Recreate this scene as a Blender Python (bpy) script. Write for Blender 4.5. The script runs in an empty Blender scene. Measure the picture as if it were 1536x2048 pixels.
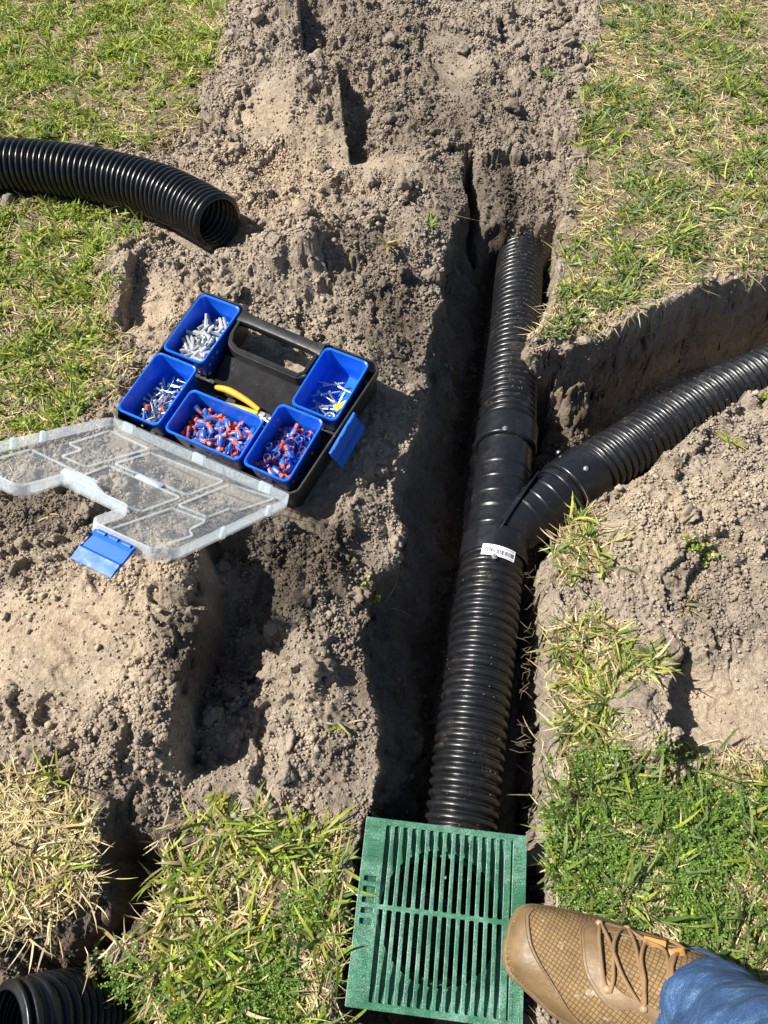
import bpy, bmesh, math, random
import numpy as np
from mathutils import Vector, Matrix
R = math.radians
PI = math.pi
rng = np.random.default_rng(7)
random.seed(7)
scene = bpy.context.scene
C = scene.collection

# ------------------------------------------------------------------ camera
CAM_H = 1.175
PITCH = R(56)
FPX = 1479.0
cam_d = bpy.data.cameras.new('camera')
cam = bpy.data.objects.new('camera', cam_d)
C.objects.link(cam)
cam.location = (0, 0, CAM_H)
cam.rotation_euler = (PI/2 - PITCH, 0, 0)
cam_d.sensor_fit = 'VERTICAL'
cam_d.sensor_height = 36
cam_d.lens = FPX/2048*36
cam_d.clip_start = 0.02
cam_d.clip_end = 200
scene.camera = cam

# ------------------------------------------------------------------ light
SUN_EL = R(49)
SUN_AZ = R(-4)              # heading in which the light travels, from +x
dvec = Vector((math.cos(SUN_AZ)*math.cos(SUN_EL), math.sin(SUN_AZ)*math.cos(SUN_EL), -math.sin(SUN_EL)))
sd = bpy.data.lights.new('sun', 'SUN')
sd.energy = 5.0
sd.angle = R(0.53)
sd.color = (1.0, 0.955, 0.88)
sun = bpy.data.objects.new('sun', sd)
C.objects.link(sun)
sun.rotation_euler = dvec.to_track_quat('-Z', 'Y').to_euler()
w = bpy.data.worlds.new('World')
scene.world = w
w.use_nodes = True
nt = w.node_tree
nt.nodes.clear()
sky = nt.nodes.new('ShaderNodeTexSky')
sky.sky_type = 'NISHITA'
sky.sun_disc = False
sky.sun_elevation = SUN_EL
tosun = -dvec
sky.sun_rotation = math.atan2(tosun.x, tosun.y)
bg = nt.nodes.new('ShaderNodeBackground')
bg.inputs[1].default_value = 0.05
wo = nt.nodes.new('ShaderNodeOutputWorld')
nt.links.new(sky.outputs[0], bg.inputs[0])
nt.links.new(bg.outputs[0], wo.inputs[0])
scene.view_settings.view_transform = 'Standard'
scene.view_settings.look = 'None'
scene.view_settings.exposure = 0.9
scene.view_settings.gamma = 1.0
scene.cycles.max_bounces = 10
scene.cycles.diffuse_bounces = 2
scene.cycles.transparent_max_bounces = 16

# ------------------------------------------------------------------ helpers
_s, _c = math.sin(PITCH), math.cos(PITCH)
def G(u, v, z=0.0):
    """a spot of the surveyed ground plan at height z"""
    a = (u-768)/FPX; b = -(v-1024)/FPX
    d = np.array([a, _c+b*_s, -_s+b*_c])
    t = (z-CAM_H)/d[2]
    return np.array([d[0]*t, d[1]*t, z])

def tag(o, label=None, cat=None, group=None, kind=None):
    if label: o['label'] = label
    if cat: o['category'] = cat
    if group: o['group'] = group
    if kind: o['kind'] = kind
    return o

def empty(name, loc, label, cat, group=None):
    o = bpy.data.objects.new(name, None)
    C.objects.link(o)
    o.location = loc
    o.empty_display_size = .05
    tag(o, label, cat, group)
    return o

def mesh_np(name, V, F, mats, parent=None, smooth=True, cols=None, midx=None, uv=None):
    """V (n,3); F list of index arrays, each (m,k)"""
    V = np.asarray(V, np.float32)
    if parent is not None:
        V = V - np.array(parent.matrix_world_t if hasattr(parent, 'matrix_world_t') else worldloc(parent), np.float32)
    me = bpy.data.meshes.new(name)
    me.vertices.add(len(V))
    me.vertices.foreach_set('co', V.ravel())
    F = [np.asarray(f, np.int32) for f in F if len(f)]
    idx = np.concatenate([f.ravel() for f in F])
    tot = np.concatenate([np.full(len(f), f.shape[1], np.int32) for f in F])
    st = np.concatenate([[0], np.cumsum(tot)[:-1]]).astype(np.int32)
    me.loops.add(len(idx))
    me.loops.foreach_set('vertex_index', idx)
    me.polygons.add(len(tot))
    me.polygons.foreach_set('loop_start', st)
    me.polygons.foreach_set('loop_total', tot)
    if smooth:
        me.polygons.foreach_set('use_smooth', np.ones(len(tot), bool))
    for m in (mats if isinstance(mats, (list, tuple)) else [mats]):
        me.materials.append(m)
    if midx is not None:
        me.polygons.foreach_set('material_index', np.asarray(midx, np.int32))
    if cols is not None:
        at = me.color_attributes.new('col', 'FLOAT_COLOR', 'POINT')
        c4 = np.ones((len(V), 4), np.float32); c4[:, :cols.shape[1]] = cols
        at.data.foreach_set('color', c4.ravel())
    if uv is not None:
        l = me.uv_layers.new(name='UVMap')
        l.data.foreach_set('uv', np.asarray(uv, np.float32)[idx].ravel())
    me.update(calc_edges=True)
    me.validate()
    o = bpy.data.objects.new(name, me)
    C.objects.link(o)
    if parent is not None:
        o.parent = parent
    return o

_wl = {}
def worldloc(o):
    p = Vector((0, 0, 0))
    while o is not None:
        p += o.location
        o = o.parent
    return p

class MB:
    """collects shapes into one mesh"""
    def __init__(s):
        s.V = []; s.F3 = []; s.F4 = []; s.NG = []; s.n = 0; s.mi = 0; s.M3 = []; s.M4 = []
    def add(s, V, quads=(), tris=()):
        V = np.asarray(V, float).reshape(-1, 3)
        if len(quads): s.F4.append(np.asarray(quads)+s.n); s.M4 += [s.mi]*len(quads)
        if len(tris): s.F3.append(np.asarray(tris)+s.n); s.M3 += [s.mi]*len(tris)
        s.V.append(V); s.n += len(V)
    def loft(s, rings, close=True, cap0=False, cap1=False):
        rings = [np.asarray(r, float) for r in rings]
        k = len(rings[0]); n = len(rings)
        V = np.concatenate(rings)
        q = []
        kk = k if close else k-1
        for i in range(n-1):
            for j in range(kk):
                a = i*k+j; b = i*k+(j+1) % k
                q.append((a, b, b+k, a+k))
        t = []
        base = len(V)
        ex = []
        for cap, ri in ((cap0, 0), (cap1, n-1)):
            if cap:
                ex.append(rings[ri].mean(0)); ci = base+len(ex)-1
                for j in range(kk):
                    a = ri*k+j; b = ri*k+(j+1) % k
                    t.append((b, a, ci) if ri == 0 else (a, b, ci))
        if ex: V = np.concatenate([V, np.array(ex)])
        s.add(V, q, t)
    def box(s, c, ax, ay, az, hx, hy, hz, bev=0.0):
        c, ax, ay, az = (np.asarray(q, float) for q in (c, ax, ay, az))
        if bev <= 0: bev = min(hx, hy, hz)*.12
        rr = []
        for z, k in ((-hz, bev), (-hz+bev, 0), (hz-bev, 0), (hz, bev)):
            r = []
            X, Y = hx-k, hy-k
            for sx, sy in ((1, 1), (-1, 1), (-1, -1), (1, -1)):
                p1 = (sx*X, sy*(Y-bev)); p2 = (sx*(X-bev), sy*Y)
                pr = (p1, p2) if sx*sy > 0 else (p2, p1)
                for p in pr: r.append(c+ax*p[0]+ay*p[1]+az*z)
            rr.append(r)
        s.loft(rr, cap0=True, cap1=True)
    def tube(s, pts, rad, k=8, caps=True):
        pts = np.asarray(pts, float)
        n = len(pts)
        rad = np.broadcast_to(np.asarray(rad, float), (n,))
        T = np.gradient(pts, axis=0); T /= np.linalg.norm(T, axis=1)[:, None]+1e-12
        u = np.cross(T[0], [0, 0, 1.0])
        if np.linalg.norm(u) < 1e-3: u = np.cross(T[0], [1.0, 0, 0])
        u /= np.linalg.norm(u)
        a = np.arange(k)/k*2*PI
        rings = []
        for i in range(n):
            u = u-T[i]*(u@T[i]); u /= np.linalg.norm(u)
            v = np.cross(T[i], u)
            rings.append(pts[i]+rad[i]*(np.cos(a)[:, None]*u+np.sin(a)[:, None]*v))
        s.loft(rings, cap0=caps, cap1=caps)
    def build(s, name, mats, parent=None, smooth=True, cols=None, auto=True):
        V = np.concatenate(s.V)
        F = []; M = []
        if s.F4: F.append(np.concatenate(s.F4)); M += s.M4
        if s.F3: F.append(np.concatenate(s.F3)); M += s.M3
        o = mesh_np(name, V, F, mats, parent, smooth, cols, M if isinstance(mats, (list, tuple)) else None)
        if smooth and auto: sharp(o)
        return o

def sharp(o, ang=38):
    me = o.data
    bm = bmesh.new(); bm.from_mesh(me)
    bmesh.ops.recalc_face_normals(bm, faces=bm.faces)
    ca = R(ang)
    for e in bm.edges:
        if len(e.link_faces) == 2 and e.calc_face_angle(0) > ca: e.smooth = False
    bm.to_mesh(me); bm.free()

def catmull(P, ds):
    P = np.asarray(P, float)
    Q = np.vstack([2*P[0]-P[1], P, 2*P[-1]-P[-2]])
    out = []
    for i in range(1, len(Q)-2):
        p0, p1, p2, p3 = Q[i-1:i+3]
        t = np.linspace(0, 1, 60, endpoint=False)[:, None]
        out.append(.5*((2*p1)+(-p0+p2)*t+(2*p0-5*p1+4*p2-p3)*t**2+(-p0+3*p1-3*p2+p3)*t**3))
    out.append(P[-1:])
    c = np.concatenate(out)
    L = np.concatenate([[0], np.cumsum(np.linalg.norm(np.diff(c, axis=0), axis=1))])
    n = max(3, int(round(L[-1]/ds))+1)
    s = np.linspace(0, L[-1], n)
    return np.stack([np.interp(s, L, c[:, k]) for k in range(3)], 1), s

# ------------------------------------------------------------------ noise
_P = np.random.default_rng(3).permutation(512).astype(np.int64)
_g = np.random.default_rng(4).uniform(0, 2*PI, 512)
_gx, _gy = np.cos(_g), np.sin(_g)
def perlin(x, y):
    xi = np.floor(x).astype(np.int64); yi = np.floor(y).astype(np.int64)
    xf = x-xi; yf = y-yi
    u = xf*xf*xf*(xf*(xf*6-15)+10); v = yf*yf*yf*(yf*(yf*6-15)+10)
    def gr(a, b, dx, dy):
        h = _P[(_P[a & 511]+b) & 511]
        return _gx[h]*dx+_gy[h]*dy
    n00 = gr(xi, yi, xf, yf); n10 = gr(xi+1, yi, xf-1, yf)
    n01 = gr(xi, yi+1, xf, yf-1); n11 = gr(xi+1, yi+1, xf-1, yf-1)
    return (n00*(1-u)+n10*u)*(1-v)+(n01*(1-u)+n11*u)*v
def fbm(x, y, f, o=4, g=.5, seed=0):
    s = 0; a = 1
    for i in range(o):
        s = s+a*perlin(x*f+seed*17.3+i*5.1, y*f+seed*9.7-i*3.3); f *= 2.03; a *= g
    return s
def sstep(a, b, x):
    t = np.clip((x-a)/(b-a), 0, 1); return t*t*(3-2*t)
def poly_sd(x, y, P):
    """signed distance, positive inside"""
    P = np.asarray(P, float); d = np.full(x.shape, 1e9); ins = np.zeros(x.shape, bool)
    n = len(P)
    for i in range(n):
        a = P[i]; b = P[(i+1) % n]
        e = b-a; wx = x-a[0]; wy = y-a[1]
        t = np.clip((wx*e[0]+wy*e[1])/(e@e+1e-12), 0, 1)
        d = np.minimum(d, (wx-t*e[0])**2+(wy-t*e[1])**2)
        c = ((a[1] > y) != (b[1] > y)) & (x < (b[0]-a[0])*(y-a[1])/(b[1]-a[1]+1e-15)+a[0])
        ins ^= c
    d = np.sqrt(d)
    return np.where(ins, d, -d)
def line_sd(x, y, P):
    """distance to a polyline, side (+ left of travel), arc parameter 0..1"""
    P = np.asarray(P, float); best = np.full(x.shape, 1e9); side = np.zeros(x.shape); par = np.zeros(x.shape)
    seg = np.linalg.norm(np.diff(P, axis=0), axis=1); L = seg.sum(); acc = 0
    for i in range(len(P)-1):
        a = P[i]; e = P[i+1]-a; wx = x-a[0]; wy = y-a[1]
        t = np.clip((wx*e[0]+wy*e[1])/(e@e+1e-12), 0, 1)
        dd = np.sqrt((wx-t*e[0])**2+(wy-t*e[1])**2)
        m = dd < best
        best = np.where(m, dd, best); side = np.where(m, np.sign(e[0]*wy-e[1]*wx), side)
        par = np.where(m, (acc+t*seg[i])/L, par); acc += seg[i]
    return best, side, par
def GP(pts, z=0.0):
    return np.array([G(u, v, z)[:2] for u, v in pts])

# ------------------------------------------------------------------ materials
def mat(name):
    m = bpy.data.materials.new(name); m.use_nodes = True
    n = m.node_tree; b = n.nodes['Principled BSDF']
    return m, n, b
def nd(n, t, **k):
    x = n.nodes.new(t)
    for a, v in k.items(): setattr(x, a, v)
    return x
def ramp(n, fac, stops):
    r = nd(n, 'ShaderNodeValToRGB')
    el = r.color_ramp.elements
    while len(el) < len(stops): el.new(.5)
    for e, (p, c) in zip(el, stops): e.position = p; e.color = c if len(c) == 4 else (*c, 1)
    n.links.new(fac, r.inputs[0])
    return r
def noise(n, scale, detail=3, rough=.5, coord=None, dist=0):
    t = nd(n, 'ShaderNodeTexNoise')
    t.inputs['Scale'].default_value = scale; t.inputs['Detail'].default_value = detail
    t.inputs['Roughness'].default_value = rough; t.inputs['Distortion'].default_value = dist
    if coord is not None: n.links.new(coord, t.inputs['Vector'])
    return t
def mix(n, f, a, b, mode='MIX'):
    m = nd(n, 'ShaderNodeMix', data_type='RGBA', blend_type=mode)
    for s, v in ((0, f), (6, a), (7, b)):
        if isinstance(v, bpy.types.NodeSocket): n.links.new(v, m.inputs[s])
        elif s == 0: m.inputs[0].default_value = v
        else: m.inputs[s].default_value = (*v, 1) if len(v) == 3 else v
    return m.outputs[2]
def bump(n, b, h, dist, strength=1.0, prev=None):
    x = nd(n, 'ShaderNodeBump'); x.inputs['Distance'].default_value = dist; x.inputs['Strength'].default_value = strength
    n.links.new(h, x.inputs['Height'])
    if prev is not None: n.links.new(prev, x.inputs['Normal'])
    if b is not None: n.links.new(x.outputs[0], b.inputs['Normal'])
    return x.outputs[0]
def pos(n):
    return nd(n, 'ShaderNodeNewGeometry').outputs['Position']
def objc(n):
    return nd(n, 'ShaderNodeTexCoord').outputs['Object']

def plastic(name, col, rough=.4, var=.12, dust=0.0, dustcol=(.34, .27, .2), bumpd=0.0002, bscale=500, spec=.5):
    m, n, b = mat(name)
    P = pos(n)
    nz = noise(n, 35, 4, .6, P)
    r = ramp(n, nz.outputs[0], [(.3, tuple(c*(1-var) for c in col)), (.7, tuple(min(1, c*(1+var)) for c in col))])
    out = r.outputs[0]
    rz = noise(n, 60, 5, .7, P)
    rr = nd(n, 'ShaderNodeMapRange'); rr.inputs[1].default_value = .3; rr.inputs[2].default_value = .7
    rr.inputs[3].default_value = max(.05, rough-.1); rr.inputs[4].default_value = rough+.15
    n.links.new(rz.outputs[0], rr.inputs[0]); n.links.new(rr.outputs[0], b.inputs['Roughness'])
    if dust > 0:
        d1 = noise(n, 420, 3, .6, P); d2 = noise(n, 22, 3, .6, P)
        mu = nd(n, 'ShaderNodeMath', operation='MULTIPLY'); n.links.new(d1.outputs[0], mu.inputs[0]); n.links.new(d2.outputs[0], mu.inputs[1])
        dr = ramp(n, mu.outputs[0], [(.36-.10*dust, (0, 0, 0)), (.46-.10*dust, (1, 1, 1))])
        sc = nd(n, 'ShaderNodeMath', operation='MULTIPLY'); n.links.new(dr.outputs[0], sc.inputs[0]); sc.inputs[1].default_value = min(1, dust)
        out = mix(n, sc.outputs[0], out, dustcol)
    n.links.new(out, b.inputs['Base Color'])
    b.inputs['Specular IOR Level'].default_value = spec
    bz = noise(n, bscale, 2, .5, P)
    bump(n, b, bz.outputs[0], bumpd, .6)
    return m

def soil_mat():
    m, n, b = mat('sandy soil')
    P = pos(n)
    at = nd(n, 'ShaderNodeVertexColor', layer_name='col')
    a = noise(n, 700, 2, .6, P); c = noise(n, 130, 5, .65, P); d = noise(n, 18, 4, .6, P)
    r1 = ramp(n, a.outputs[0], [(.25, (.55, .53, .5)), (.5, (1, 1, 1)), (.8, (1.35, 1.32, 1.28))])
    r2 = ramp(n, c.outputs[0], [(.3, (.72, .70, .68)), (.7, (1.2, 1.19, 1.17))])
    r3 = ramp(n, d.outputs[0], [(.3, (.84, .82, .8)), (.7, (1.12, 1.13, 1.13))])
    o = mix(n, 1.0, at.outputs[0], r1.outputs[0], 'MULTIPLY')
    o = mix(n, 1.0, o, r2.outputs[0], 'MULTIPLY')
    o = mix(n, 1.0, o, r3.outputs[0], 'MULTIPLY')
    n.links.new(o, b.inputs['Base Color'])
    b.inputs['Roughness'].default_value = .95
    b.inputs['Specular IOR Level'].default_value = .15
    n1 = bump(n, None, c.outputs[0], .006, 1.0)
    v = nd(n, 'ShaderNodeTexVoronoi'); v.inputs['Scale'].default_value = 260; n.links.new(P, v.inputs['Vector'])
    n2 = bump(n, None, v.outputs['Distance'], .0035, -.8, n1)
    bump(n, b, a.outputs[0], .0014, 1.0, n2)
    return m

def crumb_mat():
    m, n, b = mat('crumbled soil')
    P = pos(n); at = nd(n, 'ShaderNodeVertexColor', layer_name='col'); a = noise(n, 500, 3, .65, P)
    r1 = ramp(n, a.outputs[0], [(.25, (.62, .6, .57)), (.75, (1.35, 1.33, 1.3))])
    n.links.new(mix(n, 1.0, at.outputs[0], r1.outputs[0], 'MULTIPLY'), b.inputs['Base Color'])
    b.inputs['Roughness'].default_value = .95; b.inputs['Specular IOR Level'].default_value = .15
    bump(n, b, a.outputs[0], .0012, 1.0)
    return m
def leaf_mat(name, trans=.35, rough=.5):
    m, n, b = mat(name)
    at = nd(n, 'ShaderNodeVertexColor', layer_name='col')
    P = pos(n); nz = noise(n, 300, 3, .6, P)
    r = ramp(n, nz.outputs[0], [(.3, (.75, .75, .7)), (.7, (1.2, 1.2, 1.15))])
    o = mix(n, 1.0, at.outputs[0], r.outputs[0], 'MULTIPLY')
    n.links.new(o, b.inputs['Base Color']); b.inputs['Roughness'].default_value = rough
    b.inputs['Specular IOR Level'].default_value = .35
    t = nd(n, 'ShaderNodeBsdfTranslucent')
    t2 = mix(n, 1.0, o, (1.25, 1.25, .6), 'MULTIPLY'); n.links.new(t2, t.inputs[0])
    ms = nd(n, 'ShaderNodeMixShader'); ms.inputs[0].default_value = trans
    n.links.new(b.outputs[0], ms.inputs[1]); n.links.new(t.outputs[0], ms.inputs[2])
    n.links.new(ms.outputs[0], n.nodes['Material Output'].inputs[0])
    return m

def metal(name, col=(.62, .66, .68), rough=.3):
    m, n, b = mat(name)
    P = pos(n); nz = noise(n, 200, 3, .6, P)
    r = ramp(n, nz.outputs[0], [(.3, tuple(c*.75 for c in col)), (.7, col)])
    n.links.new(r.outputs[0], b.inputs['Base Color'])
    b.inputs['Metallic'].default_value = .85; b.inputs['Roughness'].default_value = rough
    return m

M = {}
M['soil'] = soil_mat(); M['crumb'] = crumb_mat()
M['leaf'] = leaf_mat('leaf blades')
M['straw'] = leaf_mat('dry straw', .15, .7)
M['pipe'] = plastic('black corrugated plastic', (.009, .0095, .011), .30, .3, .30, (.22, .18, .14), .00025, 300)
M['pipe_clean'] = plastic('clean black corrugated plastic', (.008, .0085, .010), .29, .3, .08, (.22, .18, .14), .0002, 300)
M['wye'] = plastic('smooth black plastic', (.009, .0095, .0115), .28, .25, .22, (.22, .18, .14), .00025, 120)
M['tray'] = plastic('black tray plastic', (.016, .016, .017), .42, .25, .35, (.25, .21, .17), .0003, 900)
M['bin'] = plastic('blue bin plastic', (.006, .125, .70), .32, .1, .22, (.12, .2, .4), .0001, 400)
M['latch'] = plastic('blue latch plastic', (.006, .12, .62), .5, .1, .15, (.12, .2, .4), .0001, 400)
M['grate'] = plastic('green grate plastic', (.018, .155, .066), .33, .22, .3, (.22, .42, .30), .0005, 1100)
def grate_mat():
    m = plastic('speckled green plastic', (.024, .115, .062), .33, .3, .35, (.30, .42, .35), .0006, 900)
    n = m.node_tree; b = n.nodes['Principled BSDF']; src = b.inputs['Base Color'].links[0].from_socket
    P = pos(n); a = noise(n, 650, 2, .6, P); w_ = noise(n, 16, 4, .65, P, 1.0)
    mu = nd(n, 'ShaderNodeMath', operation='MULTIPLY'); n.links.new(a.outputs[0], mu.inputs[0]); n.links.new(w_.outputs[0], mu.inputs[1])
    r = ramp(n, mu.outputs[0], [(.22, (0, 0, 0)), (.40, (.8, .8, .8))])
    n.links.new(mix(n, r.outputs[0], src, (.20, .37, .28)), b.inputs['Base Color'])
    return m
M['grate'] = grate_mat()
M['yellow'] = plastic('yellow grip', (.80, .38, .01), .4, .1, .1)
M['yellowtag'] = plastic('yellow plastic', (.85, .68, .02), .4, .05, .0)
M['cblue'] = plastic('connector blue', (.015, .11, .45), .35, .2, .1)
M['corange'] = plastic('connector orange', (.90, .13, .025), .45, .15, .05)
M['cred'] = plastic('connector gel red', (.20, .02, .015), .3, .2, 0)
M['plug'] = plastic('grey plug', (.36, .38, .39), .45, .12, .1)
M['screw'] = metal('zinc steel', (.60, .68, .70), .32)
M['steel'] = metal('worn steel', (.55, .53, .50), .4)
M['sticker'] = plastic('white sticker', (.78, .79, .8), .4, .03, .1)
M['ink'] = plastic('black ink', (.03, .03, .03), .5, .05, 0)

def lid_mat():
    m, n, b = mat('translucent lid plastic')
    P = pos(n)
    b.inputs['Base Color'].default_value = (.85, .94, 1.0, 1)
    b.inputs['Roughness'].default_value = .28
    b.inputs['IOR'].default_value = 1.45
    tr = nd(n, 'ShaderNodeBsdfTransparent'); tr.inputs[0].default_value = (.93, .95, .96, 1)
    tl = nd(n, 'ShaderNodeBsdfTranslucent'); tl.inputs[0].default_value = (.95, .97, .98, 1)
    lw = nd(n, 'ShaderNodeLayerWeight'); lw.inputs[0].default_value = .35
    at = nd(n, 'ShaderNodeVertexColor', layer_name='col')
    sc = noise(n, 90, 6, .75, P, 1.5)
    rs = ramp(n, sc.outputs[0], [(.42, (0, 0, 0)), (.62, (1, 1, 1))])
    ma = nd(n, 'ShaderNodeMath', operation='MULTIPLY_ADD'); n.links.new(rs.outputs[0], ma.inputs[0]); ma.inputs[1].default_value = .16
    n.links.new(at.outputs[0], ma.inputs[2])
    mb = nd(n, 'ShaderNodeMath', operation='MULTIPLY_ADD', use_clamp=True); n.links.new(lw.outputs[1], mb.inputs[0]); mb.inputs[1].default_value = .2
    n.links.new(ma.outputs[0], mb.inputs[2])
    m1 = nd(n, 'ShaderNodeMixShader'); m1.inputs[0].default_value = .45
    n.links.new(b.outputs[0], m1.inputs[1]); n.links.new(tl.outputs[0], m1.inputs[2])
    m2 = nd(n, 'ShaderNodeMixShader'); n.links.new(mb.outputs[0], m2.inputs[0])
    n.links.new(tr.outputs[0], m2.inputs[1]); n.links.new(m1.outputs[0], m2.inputs[2])
    n.links.new(m2.outputs[0], n.nodes['Material Output'].inputs[0])
    return m
M['lid'] = lid_mat()

# ------------------------------------------------------------------ box pose (needed by the terrain too)
BO = np.array([-.5227, .9589, .1])
BX = np.array([.8954582, -.44432302, -.0270493]); BY = np.array([.44209087, .88056336, .17077419]); BN = np.array([-.05206028, -.1648794, .98493884])
def B(x, y, n=0.0): return BO+x*BX+y*BY+n*BN

# ------------------------------------------------------------------ terrain
def axis(segs):
    out = [segs[0][0]]
    for a, b, st in segs:
        n = max(1, int(round((b-a)/st))); out += list(a+(b-a)*(np.arange(n)+1)/n)
    return np.array(out)
far = np.array([.012*1.16**i for i in range(44)]).cumsum()
gx = axis([(-1.7, -.75, .0052), (-.75, .66, .0024), (.66, 1.7, .0052)])
gy = axis([(-.40, -.13, .005), (-.13, 1.15, .0024), (1.15, 1.9, .0034), (1.9, 3.3, .0048)])
gx = np.concatenate([gx[0]-far[::-1], gx, gx[-1]+far]); gy = np.concatenate([gy[0]-far[::-1], gy, gy[-1]+far])
X, Y = np.meshgrid(gx, gy)

LL = [(925, 300), (938, 380), (908, 440), (888, 520), (872, 600), (850, 700), (824, 800), (810, 900), (792, 1000), (768, 1100), (752, 1200), (735, 1300), (734, 1400), (737, 1500), (730, 1600), (722, 1650), (704, 1800), (680, 2000), (672, 2100)]
LR = [(1085, 2100), (1078, 2048), (1085, 1800), (1094, 1680), (1110, 1600), (1120, 1500), (1110, 1400), (1102, 1300), (1106, 1200), (1098, 1112)]
BNEAR = [(1150, 1045), (1200, 1008), (1260, 975), (1340, 908), (1420, 852), (1480, 806), (1536, 768), (1640, 710), (1900, 560)]
BFAR = [(1900, 400), (1640, 515), (1536, 545), (1470, 558), (1400, 575), (1360, 595), (1300, 628), (1250, 648), (1180, 672), (1110, 694), (1062, 700)]
LR2 = [(1112, 600), (1122, 520), (1132, 440), (1150, 300)]
P_trench = np.concatenate([GP(LL, .02)[:], GP([(660, 2300), (1075, 2300)]), GP(LR), GP(BNEAR), GP(BFAR), GP(LR2)])
P_left = GP(LL+[(655, 2300)], .02)

# centre lines with heights
PIPE_UP = [(1046, 440, -.135), (1043, 480, -.125), (1039, 530, -.115), (1034, 600, -.10), (1029, 680, -.092), (1021, 760, -.085), (1016, 850, -.08), (1014, 875, -.08)]
PIPE_LO = [(985, 1120, -.083), (981, 1160, -.084), (971, 1250, -.088), (958, 1350, -.092), (945, 1450, -.096), (933, 1550, -.100), (921, 1650, -.104), (916, 1700, -.106)]
PIPE_BR = [(1150, 962, -.07), (1185, 942, -.07), (1260, 896, -.07), (1350, 838, -.062), (1440, 788, -.06), (1536, 744, -.062), (1660, 690, -.07), (1860, 610, -.08)]
def smooth_noise_edge(d, amp, f, seed): return d+amp*fbm(X, Y, f, 4, .55, seed)

sdT = poly_sd(X, Y, P_trench)
dL, sL, pL = line_sd(X, Y, P_left)

def gauss(u, v, z, rx, ry, h, rot=0):
    c = G(u, v, z); dx = X-c[0]; dy = Y-c[1]
    cr, sr = math.cos(rot), math.sin(rot)
    a = (dx*cr+dy*sr)/rx; b = (-dx*sr+dy*cr)/ry
    return h*np.exp(-(a*a+b*b))
H = .012*fbm(X, Y, 2.2, 3, .5, 1)
for g in [(600, 450, .12, .15, .12, .125), (850, 480, .05, .12, .14, .055), (430, 560, .08, .22, .13, .045), (720, 700, .05, .12, .2, .04),
          (150, 1230, .07, .22, .22, .075), (400, 1130, .06, .12, .14, .05), (350, 1420, .05, .09, .12, .045), (610, 1330, .03, .13, .22, .04), (590, 1010, .05, .12, .12, .045), (690, 1080, .04, .06, .12, .035),
          (600, 170, .07, .20, .17, .085), (560, 20, .09, .25, .3, .10), (830, 60, .04, .3, .3, .04), (800, 330, .05, .2, .14, .05),
          (250, 520, .03, .12, .08, .03), (390, 430, .02, .1, .06, .02),
          (1330, 2010, .03, .30, .17, .036), (1340, 1080, .02, .22, .2, .025), (1250, 1400, .03, .06, .06, .03), (1480, 1000, .02, .2, .2, .02),
          (80, 1700, .04, .14, .12, .05), (1180, 180, .02, .2, .5, .015), (960, 130, .02, .2, .2, .03)]:
    H += gauss(*g)

def cliff(pts, z, h, w, tl, tr, depth, wr):
    """sharp step: ground raised by h on the left of the line, hollowed by depth on its right"""
    global H
    P = GP(pts, z)
    d, s, p = line_sd(X, Y, P)
    end = sstep(0, .12, p)*sstep(1, .88, p)
    sd_ = d*s+.004*fbm(X, Y, 30, 3, .5, 5)
    up = h*np.exp(-(np.maximum(sd_, 0)/tl)**2)*sstep(-w, w, sd_)
    dn = -depth*np.exp(-(np.maximum(-sd_, 0)/tr)**2)*(1-sstep(-w, w, sd_))
    H = H+(up+dn)*end
# (left of travel is the high side)
cliff([(362, 1560), (366, 1480), (376, 1400), (402, 1320), (425, 1240), (428, 1150), (405, 1070)], .05, .038, .006, .13, .11, .075, 0)
cliff([(700, 300), (690, 240), (680, 170), (672, 115)], .08, .03, .004, .12, .11, .06, 0)
cliff([(606, 110), (600, 50), (596, -10)], .08, .03, .005, .12, .12, .06, 0)
cliff([(243, 640), (250, 590), (260, 545), (275, 510)], .03, .025, .003, .06, .06, .02, 0)
cliff([(1325, 1520), (1330, 1440), (1338, 1380), (1352, 1330), (1385, 1300)], .02, .025, .003, .09, .08, .028, 0)
cliff([(1010, 120), (990, 60), (1040, 20)], .0, .015, .004, .05, .07, .02, 0)
# shallow shovel scoops
for g in [(545, 240, .03, .09, .06, -.018), (905, 150, .02, .07, .07, -.03), (1000, 85, .01, .06, .07, -.03), (490, 1310, .0, .07, .08, -.05), (330, 600, .03, .06, .1, -.02), (1430, 1420, .0, .1, .1, -.02), (860, 1040-400, .02, .05, .05, -.01)]:
    H += gauss(*g)
# pit at the lower left
P_pit = GP([(212, 1700), (250, 1655), (335, 1670), (330, 1790), (262, 1880), (190, 1920), (330, 2010), (300, 2300), (-300, 2300), (-200, 1905), (150, 1880), (215, 1810)])
sdp = poly_sd(X, Y, P_pit)+.012*fbm(X, Y, 14, 4, .55, 8)
H -= .085*sstep(-.004, .035, sdp)

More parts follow.
